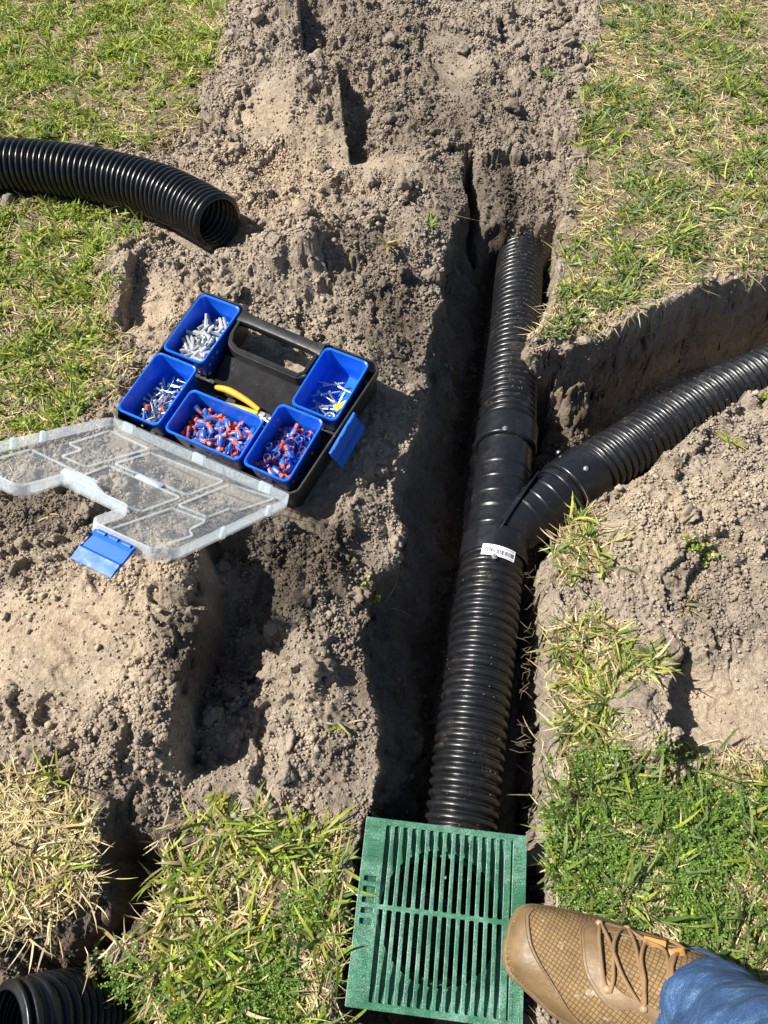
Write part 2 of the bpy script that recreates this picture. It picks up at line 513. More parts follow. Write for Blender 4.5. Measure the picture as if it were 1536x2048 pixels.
# --- polygons for grass (world plan)
GRASS = {
 'a': [(-700, -260), (470, -260), (462, 40), (440, 110), (445, 150), (385, 200), (400, 270), (300, 300), (180, 292), (-700, 292)],
 'b': [(-700, 395), (100, 402), (240, 445), (320, 478), (232, 500), (212, 560), (235, 640), (258, 720), (212, 800), (160, 850), (60, 900), (-700, 900)],
 'c': [(-500, 1560), (100, 1570), (190, 1622), (212, 1720), (206, 1800), (100, 1860), (-500, 1880)],
 'd': [(340, 1690), (420, 1655), (560, 1675), (660, 1690), (690, 1780), (672, 2300), (180, 2300), (190, 1905), (262, 1890), (330, 1790)],
 'e': [(1195, -260), (2600, -260), (2300, 260), (1900, 400), (1536, 540), (1400, 568), (1330, 602), (1250, 640), (1110, 688), (1066, 692), (1118, 600), (1140, 480), (1158, 330), (1165, 200), (1200, 90)],
 'f': [(1112, 950), (1150, 960), (1185, 1080), (1200, 1150), (1130, 1180), (1105, 1120)],
 'g': [(1115, 1255), (1180, 1225), (1330, 1320), (1240, 1390), (1210, 1500), (1140, 1460), (1122, 1350)],
 'h': [(1130, 1500), (1300, 1545), (1536, 1515), (2100, 1480), (2100, 2400), (1070, 2400), (1096, 1800), (1116, 1650)],
}
WG = {k: GP(p) for k, p in GRASS.items()}
gm = np.zeros_like(X)
edge = .045*fbm(X, Y, 8, 5, .65, 11)
for k, P in WG.items():
    gm = np.maximum(gm, sstep(-.012, .02, poly_sd(X, Y, P)+edge*(.4 if k in 'efgh' else 1)))

# smooth, trodden soil
SMOOTH = [[(-100, 1230), (120, 1170), (330, 1230), (330, 1330), (230, 1440), (-100, 1380)], [(470, 215), (520, 190), (585, 205), (590, 270), (500, 285)],
          [(1340, 1320), (1536, 1290), (1600, 1480), (1480, 1530), (1340, 1500)], [(1060, 1060), (1110, 1090), (1135, 1300), (1140, 1600), (1110, 1690), (1040, 1690), (1020, 1400)],
          [(860, 90), (940, 90), (950, 200), (860, 190)], [(1250, 1340), (1320, 1330), (1330, 1450), (1240, 1450)], [(390, 1500), (500, 1500), (520, 1640), (400, 1640)],
          [(1115, 1000), (1200, 990), (1250, 1040), (1200, 1120), (1110, 1110)], [(240, 560), (330, 530), (340, 640), (260, 690)], [(1060, 480), (1130, 420), (1150, 300), (1165, 420), (1140, 600), (1080, 640)], [(640, 270), (860, 300), (850, 380), (640, 350)]]
smo = np.zeros_like(X)
for p in SMOOTH: smo = np.maximum(smo, sstep(-.02, .03, poly_sd(X, Y, GP(p, .02))+.02*fbm(X, Y, 8, 3, .5, 13)))
core = (np.abs(X) < 2.2) & (Y > -.5) & (Y < 3.3)

rough = (1-smo*.85)*(1-gm*.75)
lump = fbm(X, Y, 16, 5, .6, 21)
H += rough*.013*lump+.0045*fbm(X, Y, 45, 4, .65, 22)*(1-.7*smo)
H += rough*.012*(np.abs(fbm(X, Y, 21, 4, .55, 23))-.2)
H += rough*.0028*fbm(X, Y, 110, 3, .7, 24)
# spots where whole slabs broke away
bl = fbm(X, Y, 6.5, 3, .5, 25)
H += (1-gm*.9)*(1-.8*smo)*.016*(sstep(.10, .13, bl)+sstep(-.22, -.19, bl)-1)
# tread marks in the smooth patch
tc = G(180, 1300, .07)
tr = np.exp(-(((X-tc[0])/.16)**2+((Y-tc[1])/.11)**2))
H += .005*tr*np.sin((X*.5+Y)*2*PI/.034+2*fbm(X, Y, 8, 2, .5, 3))*sstep(-.1, .3, fbm(X, Y, 12, 3, .5, 9))

# ---- trenches: the spoil thins out towards the left lip
H -= np.maximum(0, H-.006)*np.exp(-(dL/.06)**2)*.85
zl = np.zeros_like(X)
def floor_z():
    num = np.full(X.shape, 1e9); z = np.full(X.shape, -.2)
    for line in (PIPE_UP, PIPE_LO, PIPE_BR):
        for i in range(len(line)-1):
            a = G(*line[i]); b = G(*line[i+1]); e = (b-a)[:2]
            t = np.clip(((X-a[0])*e[0]+(Y-a[1])*e[1])/(e@e), 0, 1)
            d = (X-a[0]-t*e[0])**2+(Y-a[1]-t*e[1])**2
            m = d < num
            z = np.where(m, a[2]+t*(b[2]-a[2])-.078, z); num = np.minimum(num, d)
    return z, np.sqrt(num)
FZ, dpipe = floor_z()
FZ = FZ-.10*sstep(.055, .085, dpipe)*np.where((X < .33+.12*Y) & (dL < .30), 1, sstep(.04, .14, np.hypot(X-G(1140, 800, -.09)[0], Y-G(1140, 800, -.09)[1])))
FZ = FZ-.01+.010*fbm(X, Y, 18, 4, .6, 31)
en = (.011*fbm(X, Y, 10, 4, .6, 32)+.030*fbm(X, Y, 6, 3, .6, 36)*(X < .33+.12*Y))*(1-.6*smo)+.0015*fbm(X, Y, 50, 3, .6, 33)
s1 = sdT+en
dF, _, _ = line_sd(X, Y, GP(BFAR))
swid = .020+.030*sstep(.10, .03, dF)*(X > .24)
steep = sstep(0.0, 1.0, s1/swid)
Lip = H.copy()
# slanting wall on the left of the main trench
dl = np.maximum(dL+en*1.2+.016*fbm(X, Y, 5, 2, .5, 35), 0)
slope = -.02-.19*np.power(np.clip(dl/.105, 0, 1.3), .85)+.012*fbm(X, Y, 22, 4, .6, 34)
blk = sstep(G(0, 1660)[1], G(0, 1560)[1], Y)
slope = slope*blk-.25*(1-blk)
slope = np.where(dL < .16, slope, -9)
T = Lip*(1-steep)+np.maximum(FZ, np.minimum(slope, Lip))*steep
# the backfill at the far end of the trench
yf0 = G(0, 500, -.08)[1]; yf1 = G(0, 445, -.04)[1]
fill = sstep(yf0, yf1, Y+.035*fbm(X, Y, 9, 3, .6, 41))
fz = -.030+.03*sstep(yf1, G(0, 200)[1], Y)+.030*fbm(X, Y, 12, 5, .62, 42)
inT = sstep(-.03, .01, s1)
T = np.where((fill > 0) & (inT > 0) & (X < 1.0) & (Y > 1.2), np.maximum(T, T*(1-fill)+np.minimum(fz, Lip+.02)*fill), T)
# crack left in the backfill along the old trench side
d, s_, p_ = line_sd(X, Y, GP([(950, 440), (944, 380), (940, 330), (944, 285)]))
T -= .10*np.exp(-((d+.004*fbm(X, Y, 20, 3, .5, 6))/.010)**2)*sstep(0, .1, 1-p_)
tp = G(1140, 790, -.09)
T = T+.085*np.exp(-((X-tp[0])**2+(Y-tp[1])**2)/.055**2)*(1+1.2*fbm(X, Y, 22, 4, .6, 44))*sstep(.0, .02, s1)
H = T
# rest under the toolbox and the boot
q = np.stack([X-BO[0], Y-BO[1]], -1)
det = BX[0]*BY[1]-BX[1]*BY[0]
bx = (q[..., 0]*BY[1]-q[..., 1]*BY[0])/det; by = (-q[..., 0]*BX[1]+q[..., 1]*BX[0])/det
zb = BO[2]+bx*BX[2]+by*BY[2]-.083
ins = np.minimum(np.minimum(bx+.03, .45-bx), np.minimum(by+.02, .35-by))
k = sstep(-.05, .01, ins+.01*fbm(X, Y, 15, 3, .5, 7))
H = H*(1-k)+(np.minimum(H, zb-.002)*.3+(zb-.006)*.7+.004*lump)*k
cp_, _ = catmull([G(438, 446, .072), G(330, 388, .062), G(160, 346, .058), G(-80, 328, .06), G(-500, 330, .06)], .05)
dq_, _, _ = line_sd(X, Y, cp_[:, :2]); kq = sstep(.085, .055, dq_)
H = H*(1-kq)+np.minimum(H, -.008)*kq
# crumbs pressed into the surface (rounded bumps)
def tilt_(dx, dy, r, r_):
    a0 = r_.uniform(0, 6.28); t = .85+.5*(dx*math.cos(a0)+dy*math.sin(a0))/r
    for m_ in range(4):
        a1 = a0+m_*1.57+r_.uniform(-.4, .4); c_ = r_.uniform(.55, .9)
        t = np.minimum(t, (c_-(dx*math.cos(a1)+dy*math.sin(a1))/r)*2.6)
    return np.maximum(t, -.6)
def splat(n, rmin, rmax, maskf, k=.75, seed=0, sink=.25):
    r_ = np.random.default_rng(seed)
    xs = r_.uniform(-1.65, 1.65, n*2); ys = r_.uniform(-.38, 3.2, n*2)
    vis = np.abs(xs) < .70+.36*np.maximum(ys, 0)
    xs = xs[vis]; ys = ys[vis]
    rr = rmin*(rmax/rmin)**(r_.random(len(xs))**2.0)
    ix = np.searchsorted(gx, xs).clip(1, len(gx)-2); iy = np.searchsorted(gy, ys).clip(1, len(gy)-2)
    m = maskf[iy, ix]; keep = r_.random(len(xs)) < m
    el = r_.uniform(.7, 1.0, len(xs)); an = r_.uniform(0, PI, len(xs))
    for j in np.nonzero(keep)[0]:
        x, y, r = xs[j], ys[j], rr[j]
        a, b = np.searchsorted(gx, [x-r, x+r]); c_, d_ = np.searchsorted(gy, [y-r, y+r])
        if b-a < 2 or d_-c_ < 2: continue
        dx = gx[a:b][None]-x; dy = gy[c_:d_][:, None]-y
        ca, sa = math.cos(an[j]), math.sin(an[j])
        e = ((dx*ca+dy*sa)/r)**2+((-dx*sa+dy*ca)/(r*el[j]))**2
        z0 = H[iy[j], ix[j]]
        if j % 5 and r > .0040:      # broken clod with flat faces
            t = z0+r*k*tilt_(dx, dy, r, r_)
        else: t = z0-r*sink+r*(k+sink)*np.sqrt(np.maximum(1-e, 0))
        sub = H[c_:d_, a:b]
        H[c_:d_, a:b] = np.where(e < 1, np.maximum(sub, t), sub)
soilm = (1-gm)*(1-.93*smo)
clump = sstep(-.25, .35, fbm(X, Y, 7, 3, .6, 51))
out_t = 1-sstep(.0, .02, s1)*.5
splat(2000, .012, .034, soilm*clump*.4*out_t, .42, 1)
splat(8000, .005, .013, soilm*(.15+.85*clump)*out_t, .6, 2)
splat(16000, .003, .0065, soilm*(.35+.65*clump)*out_t+gm*.12, .6, 3)

# soil colour: dry sand, grey topsoil, damp earth, shade painted into hollow and pit
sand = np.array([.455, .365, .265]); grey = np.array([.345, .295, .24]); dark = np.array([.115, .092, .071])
cn = fbm(X, Y, 4, 4, .6, 61)
damp_shade = .0*X
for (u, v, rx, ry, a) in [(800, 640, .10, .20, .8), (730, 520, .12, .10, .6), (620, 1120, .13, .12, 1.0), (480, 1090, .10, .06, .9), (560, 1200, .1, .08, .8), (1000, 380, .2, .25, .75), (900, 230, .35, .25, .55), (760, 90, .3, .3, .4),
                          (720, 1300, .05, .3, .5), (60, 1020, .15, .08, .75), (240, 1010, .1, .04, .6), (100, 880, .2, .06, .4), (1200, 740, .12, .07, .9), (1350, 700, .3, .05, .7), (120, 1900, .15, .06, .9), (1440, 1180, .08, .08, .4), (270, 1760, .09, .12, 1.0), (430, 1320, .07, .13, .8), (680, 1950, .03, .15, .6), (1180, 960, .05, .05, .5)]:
    c = G(u, v, .03); damp_shade = np.maximum(damp_shade, a*np.exp(-((X-c[0])/rx)**2-((Y-c[1])/ry)**2))
damp_shade = np.clip(damp_shade*1.1+.35*fbm(X, Y, 13, 4, .65, 62)+.03, 0, 1)
sandy = 0*X
for (u, v, rx, ry, a) in [(550, 330, .3, .25, .9), (610, 470, .15, .10, 1), (520, 235, .12, .08, 1), (330, 600, .15, .12, .9), (200, 1280, .3, .2, .9), (400, 1150, .15, .1, .7), (740, 330, .2, .08, .8), (1430, 1400, .12, .10, .9), (1350, 1050, .25, .15, .55), (1240, 1010, .1, .06, .5), (700, 180, .1, .3, .5), (430, 1000, .2, .2, .3)]:
    c = G(u, v, .03); sandy = np.maximum(sandy, a*np.exp(-((X-c[0])/rx)**2-((Y-c[1])/ry)**2))
sandy = np.clip(sandy+.3*cn, 0, 1)*(1-damp_shade*.9)
col = grey[None, None]*(1-sandy[..., None])+sand[None, None]*sandy[..., None]
col = col*(1-damp_shade[..., None])+dark[None, None]*damp_shade[..., None]
litter = np.array([.20, .165, .11])
col = col*(1-gm[..., None]*.8)+litter*gm[..., None]*.8
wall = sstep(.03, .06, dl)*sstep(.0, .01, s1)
wc = np.array([.075, .061, .048])  # moist earth, darkened further: trench floor shade painted into the colour
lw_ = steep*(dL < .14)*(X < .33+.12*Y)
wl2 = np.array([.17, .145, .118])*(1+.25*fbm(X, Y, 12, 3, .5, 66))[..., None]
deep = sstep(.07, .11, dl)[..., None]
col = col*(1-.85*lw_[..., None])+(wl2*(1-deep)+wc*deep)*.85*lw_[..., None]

ex = np.maximum(np.maximum(np.abs(X)-1.62, Y-3.22), -.33-Y); H = H*(1-sstep(0, .12, ex))+.02*fbm(X, Y, .6, 2, .5, 77)*sstep(.1, 1.5, ex)
ny, nx = X.shape
ii = (np.arange(ny-1)[:, None]*nx+np.arange(nx-1)[None]).ravel()
Fq = np.stack([ii, ii+1, ii+1+nx, ii+nx], 1)
V = np.stack([X, Y, H], -1).reshape(-1, 3).copy()
# break up the steep walls sideways so they are not ruled surfaces
gxn = np.gradient(H, axis=1)/np.gradient(X, axis=1); gyn = np.gradient(H, axis=0)/np.gradient(Y, axis=0)
st = np.clip(np.hypot(gxn, gyn)/6, 0, 1)
jx = .016*perlin(H*20+Y*4, Y*14+H*9)+.008*perlin(H*48+9, Y*40+H*11)+.003*perlin(H*130, Y*120+X*60)
jy = .018*perlin(H*20+7-X*5, X*14-H*9)+.009*perlin(H*48+3, X*40+H*13)+.003*perlin(H*130, X*120)
st = st*sstep(-.012, .004, s1)
V[:, 0] += (jx*st).ravel(); V[:, 1] += (jy*st).ravel()
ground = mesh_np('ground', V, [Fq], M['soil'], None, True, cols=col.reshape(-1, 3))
ground['kind'] = 'structure'
ground['label'] = 'dug sandy soil with spoil heaps, a forked trench and worn lawn'
ground.data.validate()

def bil(A, x, y):
    x = np.asarray(x, float); y = np.asarray(y, float)
    i = (np.searchsorted(gx, x)-1).clip(0, len(gx)-2); j = (np.searchsorted(gy, y)-1).clip(0, len(gy)-2)
    fx = ((x-gx[i])/(gx[i+1]-gx[i])).clip(0, 1); fy = ((y-gy[j])/(gy[j+1]-gy[j])).clip(0, 1)
    return (A[j, i]*(1-fx)+A[j, i+1]*fx)*(1-fy)+(A[j+1, i]*(1-fx)+A[j+1, i+1]*fx)*fy
def hz(x, y): return bil(H, x, y)

# loose crumbs of soil
def grow_pts(r_, n, mask):
    XS = []; YS = []; got = 0
    for _ in range(60):
        xs = r_.uniform(-1.68, 1.68, 60000); ys = r_.uniform(-.38, 3.25, 60000)
        ok = (np.abs(xs) < .74+.37*np.maximum(ys, 0)); xs = xs[ok]; ys = ys[ok]
        ok = r_.random(len(xs)) < bil(mask, xs, ys)*(.45+.55/(1+ys*.4)); XS.append(xs[ok]); YS.append(ys[ok]); got += ok.sum()
        if got >= n: break
    return np.concatenate(XS)[:n], np.concatenate(YS)[:n]
def ico(sub, seed):
    bm = bmesh.new(); bmesh.ops.create_icosphere(bm, subdivisions=sub, radius=1)
    v = np.array([x.co[:] for x in bm.verts]); f = np.array([[q.index for q in x.verts] for x in bm.faces]); bm.free()
    r_ = np.random.default_rng(seed)
    a = r_.normal(size=(7, 3))
    k = 1+sum(.11*np.sin(v@a[i]*2.4+i) for i in range(7))
    if sub > 1:
        q_ = v*2.2+seed; k = k*(1+.30*perlin(q_[:, 0]+q_[:, 2]*.7, q_[:, 1]-q_[:, 2]*.4)+.22*perlin(q_[:, 0]*2.3-q_[:, 2]*1.4, q_[:, 1]*2.3+q_[:, 2])+.13*perlin(q_[:, 0]*5+q_[:, 2]*3, q_[:, 1]*5-q_[:, 2]*4))
    return v*k[:, None]*r_.uniform(.7, 1.1, 3), f
def scatter_crumbs(name, n, rmin, rmax, mask, seed, sub=1, label='', lift=.0, pw=2.2):
    r_ = np.random.default_rng(seed)
    xs, ys = grow_pts(r_, n, mask); n = len(xs)
    rr = rmin*(rmax/rmin)**(r_.random(n)**pw)*(1+.12*np.maximum(ys, 0))
    zs = hz(xs, ys)+rr*(.3+lift*r_.random(n))
    base = [ico(sub, 100+k) for k in range(4 if sub < 2 else 12)]
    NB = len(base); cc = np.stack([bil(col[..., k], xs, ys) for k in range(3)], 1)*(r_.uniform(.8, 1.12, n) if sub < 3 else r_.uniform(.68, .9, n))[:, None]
    Vs = []; Fs = []; Cs = []; o = 0
    for k in range(NB):
        idx = np.nonzero(np.arange(n) % NB == k)[0]
        v, f = base[k]
        an = r_.uniform(0, 2*PI, len(idx)); ca, sa = np.cos(an), np.sin(an)
        vx = v[None, :, 0]*ca[:, None]-v[None, :, 1]*sa[:, None]; vy = v[None, :, 0]*sa[:, None]+v[None, :, 1]*ca[:, None]
        P = np.stack([vx*rr[idx][:, None]+xs[idx][:, None], vy*rr[idx][:, None]+ys[idx][:, None], v[None, :, 2]*rr[idx][:, None]*.85+zs[idx][:, None]], -1)
        Vs.append(P.reshape(-1, 3)); Cs.append(np.repeat(cc[idx], len(v), 0))
        Fs.append((f[None]+(np.arange(len(idx))*len(v))[:, None, None]+o).reshape(-1, 3)); o += len(idx)*len(v)
    ob = mesh_np(name, np.concatenate(Vs), [np.concatenate(Fs)], M['crumb'], None, False, cols=np.concatenate(Cs))
    tag(ob, label, 'soil', kind='stuff')
    return ob
notbox = 1-sstep(-.02, .0, ins)
basin_no = 1.0*(poly_sd(X, Y, GP([(735, 1625), (1062, 1665), (1055, 2100), (675, 2100)])) < 0)
notbox = notbox*(dq_ > .068)
cm = soilm*(.2+.8*clump)*notbox*basin_no
clump2 = sstep(-.15, .25, fbm(X, Y, 14, 4, .6, 52))
wallfree = 1-.85*sstep(.0, .01, s1)*(dL < .10)
scatter_crumbs('soil_crumbs', 185000, .0011, .0037, (soilm*(.12+.88*clump*clump2+.25*clump)*notbox*basin_no*wallfree).clip(0, 1), 5, 1, 'fine crumbs of sandy soil covering the spoil heaps', .9, 1.3)
scatter_crumbs('soil_crumbs', 11000, .0026, .0058, cm*clump2*wallfree, 6, 2, 'pea sized crumbs of soil strewn over the spoil heaps', .7, 1.8)
scatter_crumbs('soil_crumbs', 14000, .0010, .0032, ((smo*(1-gm)*.5+gm*.5)*notbox*basin_no*(s1 < .01)), 7, 1, 'scattered grit on the trodden soil and between the grass', .1, 2)
scatter_crumbs('soil_clods', 600, .006, .018, cm*clump*(s1 < 0), 8, 4, 'broken lumps of soil lying among the crumbs', .2, 2)

# ------------------------------------------------------------------ pipes
RP = .0625
def corrugated(name, pts, label, m, group=None, ro=RP, pitch=.0185, hollow=0, squash=1.0, wob=.0):
    c, s = catmull([G(*p) if len(p) == 3 and abs(p[0]) > 5 else p for p in pts], pitch/9)
    T = np.gradient(c, axis=0); T /= np.linalg.norm(T, axis=1)[:, None]
    k = 56; a = np.arange(k)/k*2*PI
    u = np.cross(T[0], [0, 0, 1.0]); u /= np.linalg.norm(u)
    rings = []; inner = []
    for i in range(len(c)):
        u = u-T[i]*(u@T[i]); u /= np.linalg.norm(u); v = np.cross(T[i], u)
        ph = (s[i]/pitch) % 1.0
        prof = min(1.0, max(0.0, 1.25*(.5+.5*math.cos(2*PI*(ph-.5)))))**.6
        r = ro*(1-.145*(1-prof))+wob*math.sin(s[i]*23)
        cu = (np.cos(a)[:, None]*u+np.sin(a)[:, None]*v)
        rings.append(c[i]+r*cu); inner.append(c[i]+(r-.0022)*cu)
    b = MB()
    if hollow:
        b.loft(rings); b.loft([inner[0], rings[0]][::-1]); b.loft(inner)
        b.loft([rings[-1], inner[-1]])
    else:
        b.loft(rings, cap0=False, cap1=False)
        b.loft(inner); b.loft([rings[-1], inner[-1]]); b.loft([inner[0], rings[0]])
    o = b.build(name, m, auto=False)
    tag(o, label, 'drain pipe', group)
    return o
GPIPE = 'black corrugated drain pipes'
corrugated('corrugated_pipe', PIPE_UP[:-1]+[(1015, 862, -.08)], 'black corrugated pipe running from the top of the fitting up the trench under the backfill', M['pipe'], GPIPE, wob=.0006)
corrugated('corrugated_pipe', [(985, 1122, -.085)]+PIPE_LO[1:], 'black corrugated pipe between the green grate and the white-stickered collar', M['pipe'], GPIPE, ro=.0612)
corrugated('corrugated_pipe', [(1172, 950, -.07)]+PIPE_BR[2:], 'black corrugated pipe in the side trench leaving the photo at the right edge', M['pipe'], GPIPE)
corrugated('corrugated_pipe', [(438, 446, .072), (395, 420, .066), (330, 388, .062), (250, 364, .058), (160, 346, .058), (60, 334, .058), (-80, 328, .06), (-260, 326, .06), (-500, 330, .06)],
           'loose black corrugated pipe lying on the lawn with its open end on the dirt', M['pipe_clean'], GPIPE, hollow=1, ro=.069, pitch=.0168)
corrugated('corrugated_pipe', [G(6, 2075, .045), G(60, 2060, .02), G(120, 2045, -.025), G(190, 2040, -.09)],
           'short black corrugated pipe end with a pale rim in the lower left corner', M['pipe_clean'], GPIPE, hollow=1, pitch=.0125)

# ------------------------------------------------------------------ wye fitting
def sweep(b, pts, rf, ds=.0022, k=56, caps=False):
    c, s = catmull(pts, ds)
    T = np.gradient(c, axis=0); T /= np.linalg.norm(T, axis=1)[:, None]
    a = np.arange(k)/k*2*PI; u = np.cross(T[0], [0, 0, 1.0]); u /= np.linalg.norm(u)
    L = s[-1]; rings = []
    for i in range(len(c)):
        u = u-T[i]*(u@T[i]); u /= np.linalg.norm(u); v = np.cross(T[i], u)
        rings.append(c[i]+rf(s[i], L)*(np.cos(a)[:, None]*u+np.sin(a)[:, None]*v))
    b.loft(rings, cap0=caps, cap1=caps)
    return c, T, L
wy = empty('wye_fitting', G(1000, 1010, -.15), 'smooth black wye fitting joining the three corrugated pipes, with a white barcode sticker', 'pipe fitting')
A0 = G(987, 1124, -.086); A1 = G(1015, 858, -.08)
BR0 = G(1003, 1075, -.083); BR1 = G(1178, 947, -.07)
AX = (A1-A0)/np.linalg.norm(A1-A0); AL = np.linalg.norm(A1-A0)
BX2 = (BR1-BR0)/np.linalg.norm(BR1-BR0); BL = np.linalg.norm(BR1-BR0)
def ribs(r, pos_, h=.0022, w_=.0020):
    return lambda s, L: r+sum(h*math.exp(-((s-p)/w_)**2) for p in pos_)
b = MB(); sweep(b, [A0+AX*.03, (A0+A1)/2, A1-AX*.04], ribs(.0585, [.030+.004, .072, .109, .146, .183]))
b.build('main_barrel', M['wye'], wy)
b = MB(); sweep(b, [BR0, (BR0+BR1)/2, BR1-BX2*.05], ribs(.0580, [.065, .095, .128]))
b.build('branch_barrel', M['wye'], wy)
def collar(P0, ax, length, ribp=()):
    b = MB()
    def rf(s, L):
        e = .0050
        r = .0672
        if s < e: r = .0600+(r-.0600)*math.sqrt(max(0, 1-((e-s)/e)**2))
        if L-s < .002: r -= .002-(L-s)
        return r
    sweep(b, [P0, P0+ax*length/2, P0+ax*length], rf, ds=.0010)
    # turned-in lip at the mouth
    u = np.cross(ax, [0, 0, 1.0]); u /= np.linalg.norm(u); v = np.cross(ax, u)
    a = np.arange(56)/56*2*PI; cu = np.cos(a)[:, None]*u+np.sin(a)[:, None]*v
    E_ = P0+ax*length
    b.loft([E_+.0652*cu, E_+.0635*cu-ax*.0005, E_+.0600*cu-ax*.012])
    return b.build('collar', M['wye'], wy)
collar(A0+AX*.048, -AX, .054)
collar(A1-AX*.062, AX, .062)
collar(BR1-BX2*.075, BX2, .075)
# extra bead on the branch collar's inner shoulder
b = MB(); sweep(b, [BR1-BX2*.094, BR1-BX2*.085, BR1-BX2*.076], lambda s, L: .0600+.0035*math.sin(PI*min(1, s/L))**.4, ds=.001)
b.build('shoulder_bead', M['wye'], wy)
# web between the barrels
b = MB()
wn = np.cross(AX, BX2); wn /= np.linalg.norm(wn)
if wn[2] < 0: wn = -wn
bis = AX+BX2; bis /= np.linalg.norm(bis); side = np.cross(wn, bis)
w0 = G(1000, 1058, -.019); w1 = G(1077, 943, -.021)
wd = (w1-w0)/np.linalg.norm(w1-w0); ws = np.cross([0, 0, 1.0], wd)
b.box((w0+w1)/2-np.array([0, 0, .020]), wd, ws, [0, 0, 1], np.linalg.norm(w1-w0)/2, .0010, .022)
b.build('seam_web', M['wye'], wy)
def cyl_frame(P0, ax, t, ang, r):
    """point and frame on a cylinder: ang 0 = top, + towards +x side"""
    up = np.array([0, 0, 1.0]); up = up-ax*(up@ax); up /= np.linalg.norm(up); sd_ = np.cross(ax, up)
    n_ = math.cos(ang)*up+math.sin(ang)*sd_; tt = -math.sin(ang)*up+math.cos(ang)*sd_
    return P0+ax*t+r*n_, n_, tt
def screw_head(P, n_, parent, rad=.0042):
    b = MB(); t1 = np.cross(n_, [1, .2, 0]); t1 /= np.linalg.norm(t1); t2 = np.cross(n_, t1)
    a = np.arange(20)/20*2*PI; ring = lambda r, h: P+n_*h+r*(np.cos(a)[:, None]*t1+np.sin(a)[:, None]*t2)
    b.loft([ring(rad*1.35, -.0005), ring(rad*1.35, .0006), ring(rad*1.25, .0012)])
    hx = np.repeat(np.arange(6), 1)/6*2*PI
    h = lambda r, z: P+n_*z+r*(np.cos(hx)[:, None]*t1+np.sin(hx)[:, None]*t2)
    b.loft([ring(rad*1.25, .0012), ring(.0003, .0013)])
    b.loft([h(rad*.86, .001), h(rad*.86, .0042), h(rad*.72, .0047)], cap1=True)
    b.build('screw', M['screw'], parent)
def on_cyl(P0, ax, r, u, v):
    """where the plan sight of spot (u,v) meets the cylinder"""
    a = (u-768)/FPX; bb = -(v-1024)/FPX
    d = np.array([a, _c+bb*_s, -_s+bb*_c]); d /= np.linalg.norm(d); O = np.array([0, 0, CAM_H])
    m_ = O-P0; dp = d-ax*(d@ax); mp = m_-ax*(m_@ax)
    A_ = dp@dp; B_ = 2*dp@mp; C_ = mp@mp-r*r; t = (-B_-math.sqrt(max(0, B_*B_-4*A_*C_)))/(2*A_)
    P = O+d*t; n_ = P-P0; n_ = n_-ax*(n_@ax); n_ /= np.linalg.norm(n_)
    return P, n_
for (P0, ax, u, v) in [(A0, AX, 1010, 857), (A0, AX, 989, 1113), (BR0, BX2, 1172, 937), (BR0, BX2, 1117, 905)]:
    P, n_ = on_cyl(P0, ax, .0674, u, v); screw_head(P, n_, wy)
# sticker wrapped on the collar, printed upside down for this viewer
cs, cn_ = on_cyl(A0, AX, .0678, 998, 1102)
ct = (cs-A0)@AX; cang = math.atan2(*(lambda up, sd_: (cn_@sd_, cn_@up))(*(lambda up: (up, np.cross(AX, up)))((lambda q: q/np.linalg.norm(q))(np.array([0, 0, 1.0])-AX*AX[2]))))
def wrap(xy, r):
    out = []
    for x, y in xy:                   # x across, y along; print runs right to left from here
        P, n_, tt = cyl_frame(A0, AX, ct+y, cang+x/r, r); out.append(P)
    return np.array(out)
sg = 1.0 if cyl_frame(A0, AX, ct, cang+.1, .06)[0][0] > cs[0] else -1.0
tilt = R(-6)
def lay(x, y):                        # local print coordinates, rotated half a turn
    x2, y2 = -x, -y
    return (sg*(x2*math.cos(tilt)-y2*math.sin(tilt)), x2*math.sin(tilt)+y2*math.cos(tilt))
SW, SH = .033, .0118
b = MB()
nx_ = 14
g0 = []
for j in (0, 1):
    g0.append([lay(-SW+2*SW*i/nx_, (-SH, SH)[j]) for i in range(nx_+1)])
top = [wrap(r_, .0677) for r_ in g0]; bot = [wrap(r_, .0671) for r_ in g0]
b.loft([bot[0], top[0], top[1], bot[1]], close=False)
stk = b.build('sticker', M['sticker'], wy)
def bars_on(name, rects, r=.0680):
    b = MB()
    for (x0, y0, x1, y1) in rects:
        nn = max(1, int(abs(x1-x0)/.005))
        rows = [[lay(x0+(x1-x0)*i/nn, y) for i in range(nn+1)] for y in (y0, y1)]
        b.loft([wrap(rows[0], r), wrap(rows[1], r)], close=False)
    b.build(name, M['ink'], stk)
rb = random.Random(5); x = -.030; rects = []
while x < .004:
    wd_ = rb.choice([.0005, .0008, .0013]); rects.append((x, -.0035, x+wd_, .0062)); x += wd_+rb.choice([.0006, .0009, .0013])
for row, n_ in ((.0095, 9), (-.0068, 14), (-.0092, 10)):
    x = -.029
    for _ in range(n_):
        l = rb.uniform(.001, .0028); rects.append((x, row-.0006, x+l, row+.0006)); x += l+.0008
bars_on('barcode', rects)
def text_mesh(body, size, bold=0.0, shear=0.0):
    cu = bpy.data.curves.new('lettering', 'FONT'); cu.body = body; cu.size = size; cu.offset = bold; cu.shear = shear; cu.resolution_u = 3
    o = bpy.data.objects.new('lettering', cu); C.objects.link(o)
    dg = bpy.context.evaluated_depsgraph_get(); me = bpy.data.meshes.new_from_object(o.evaluated_get(dg))
    v = np.array([p.co[:] for p in me.vertices]); f = [list(p.vertices) for p in me.polygons]
    bpy.data.objects.remove(o); bpy.data.curves.remove(cu)
    return v, f
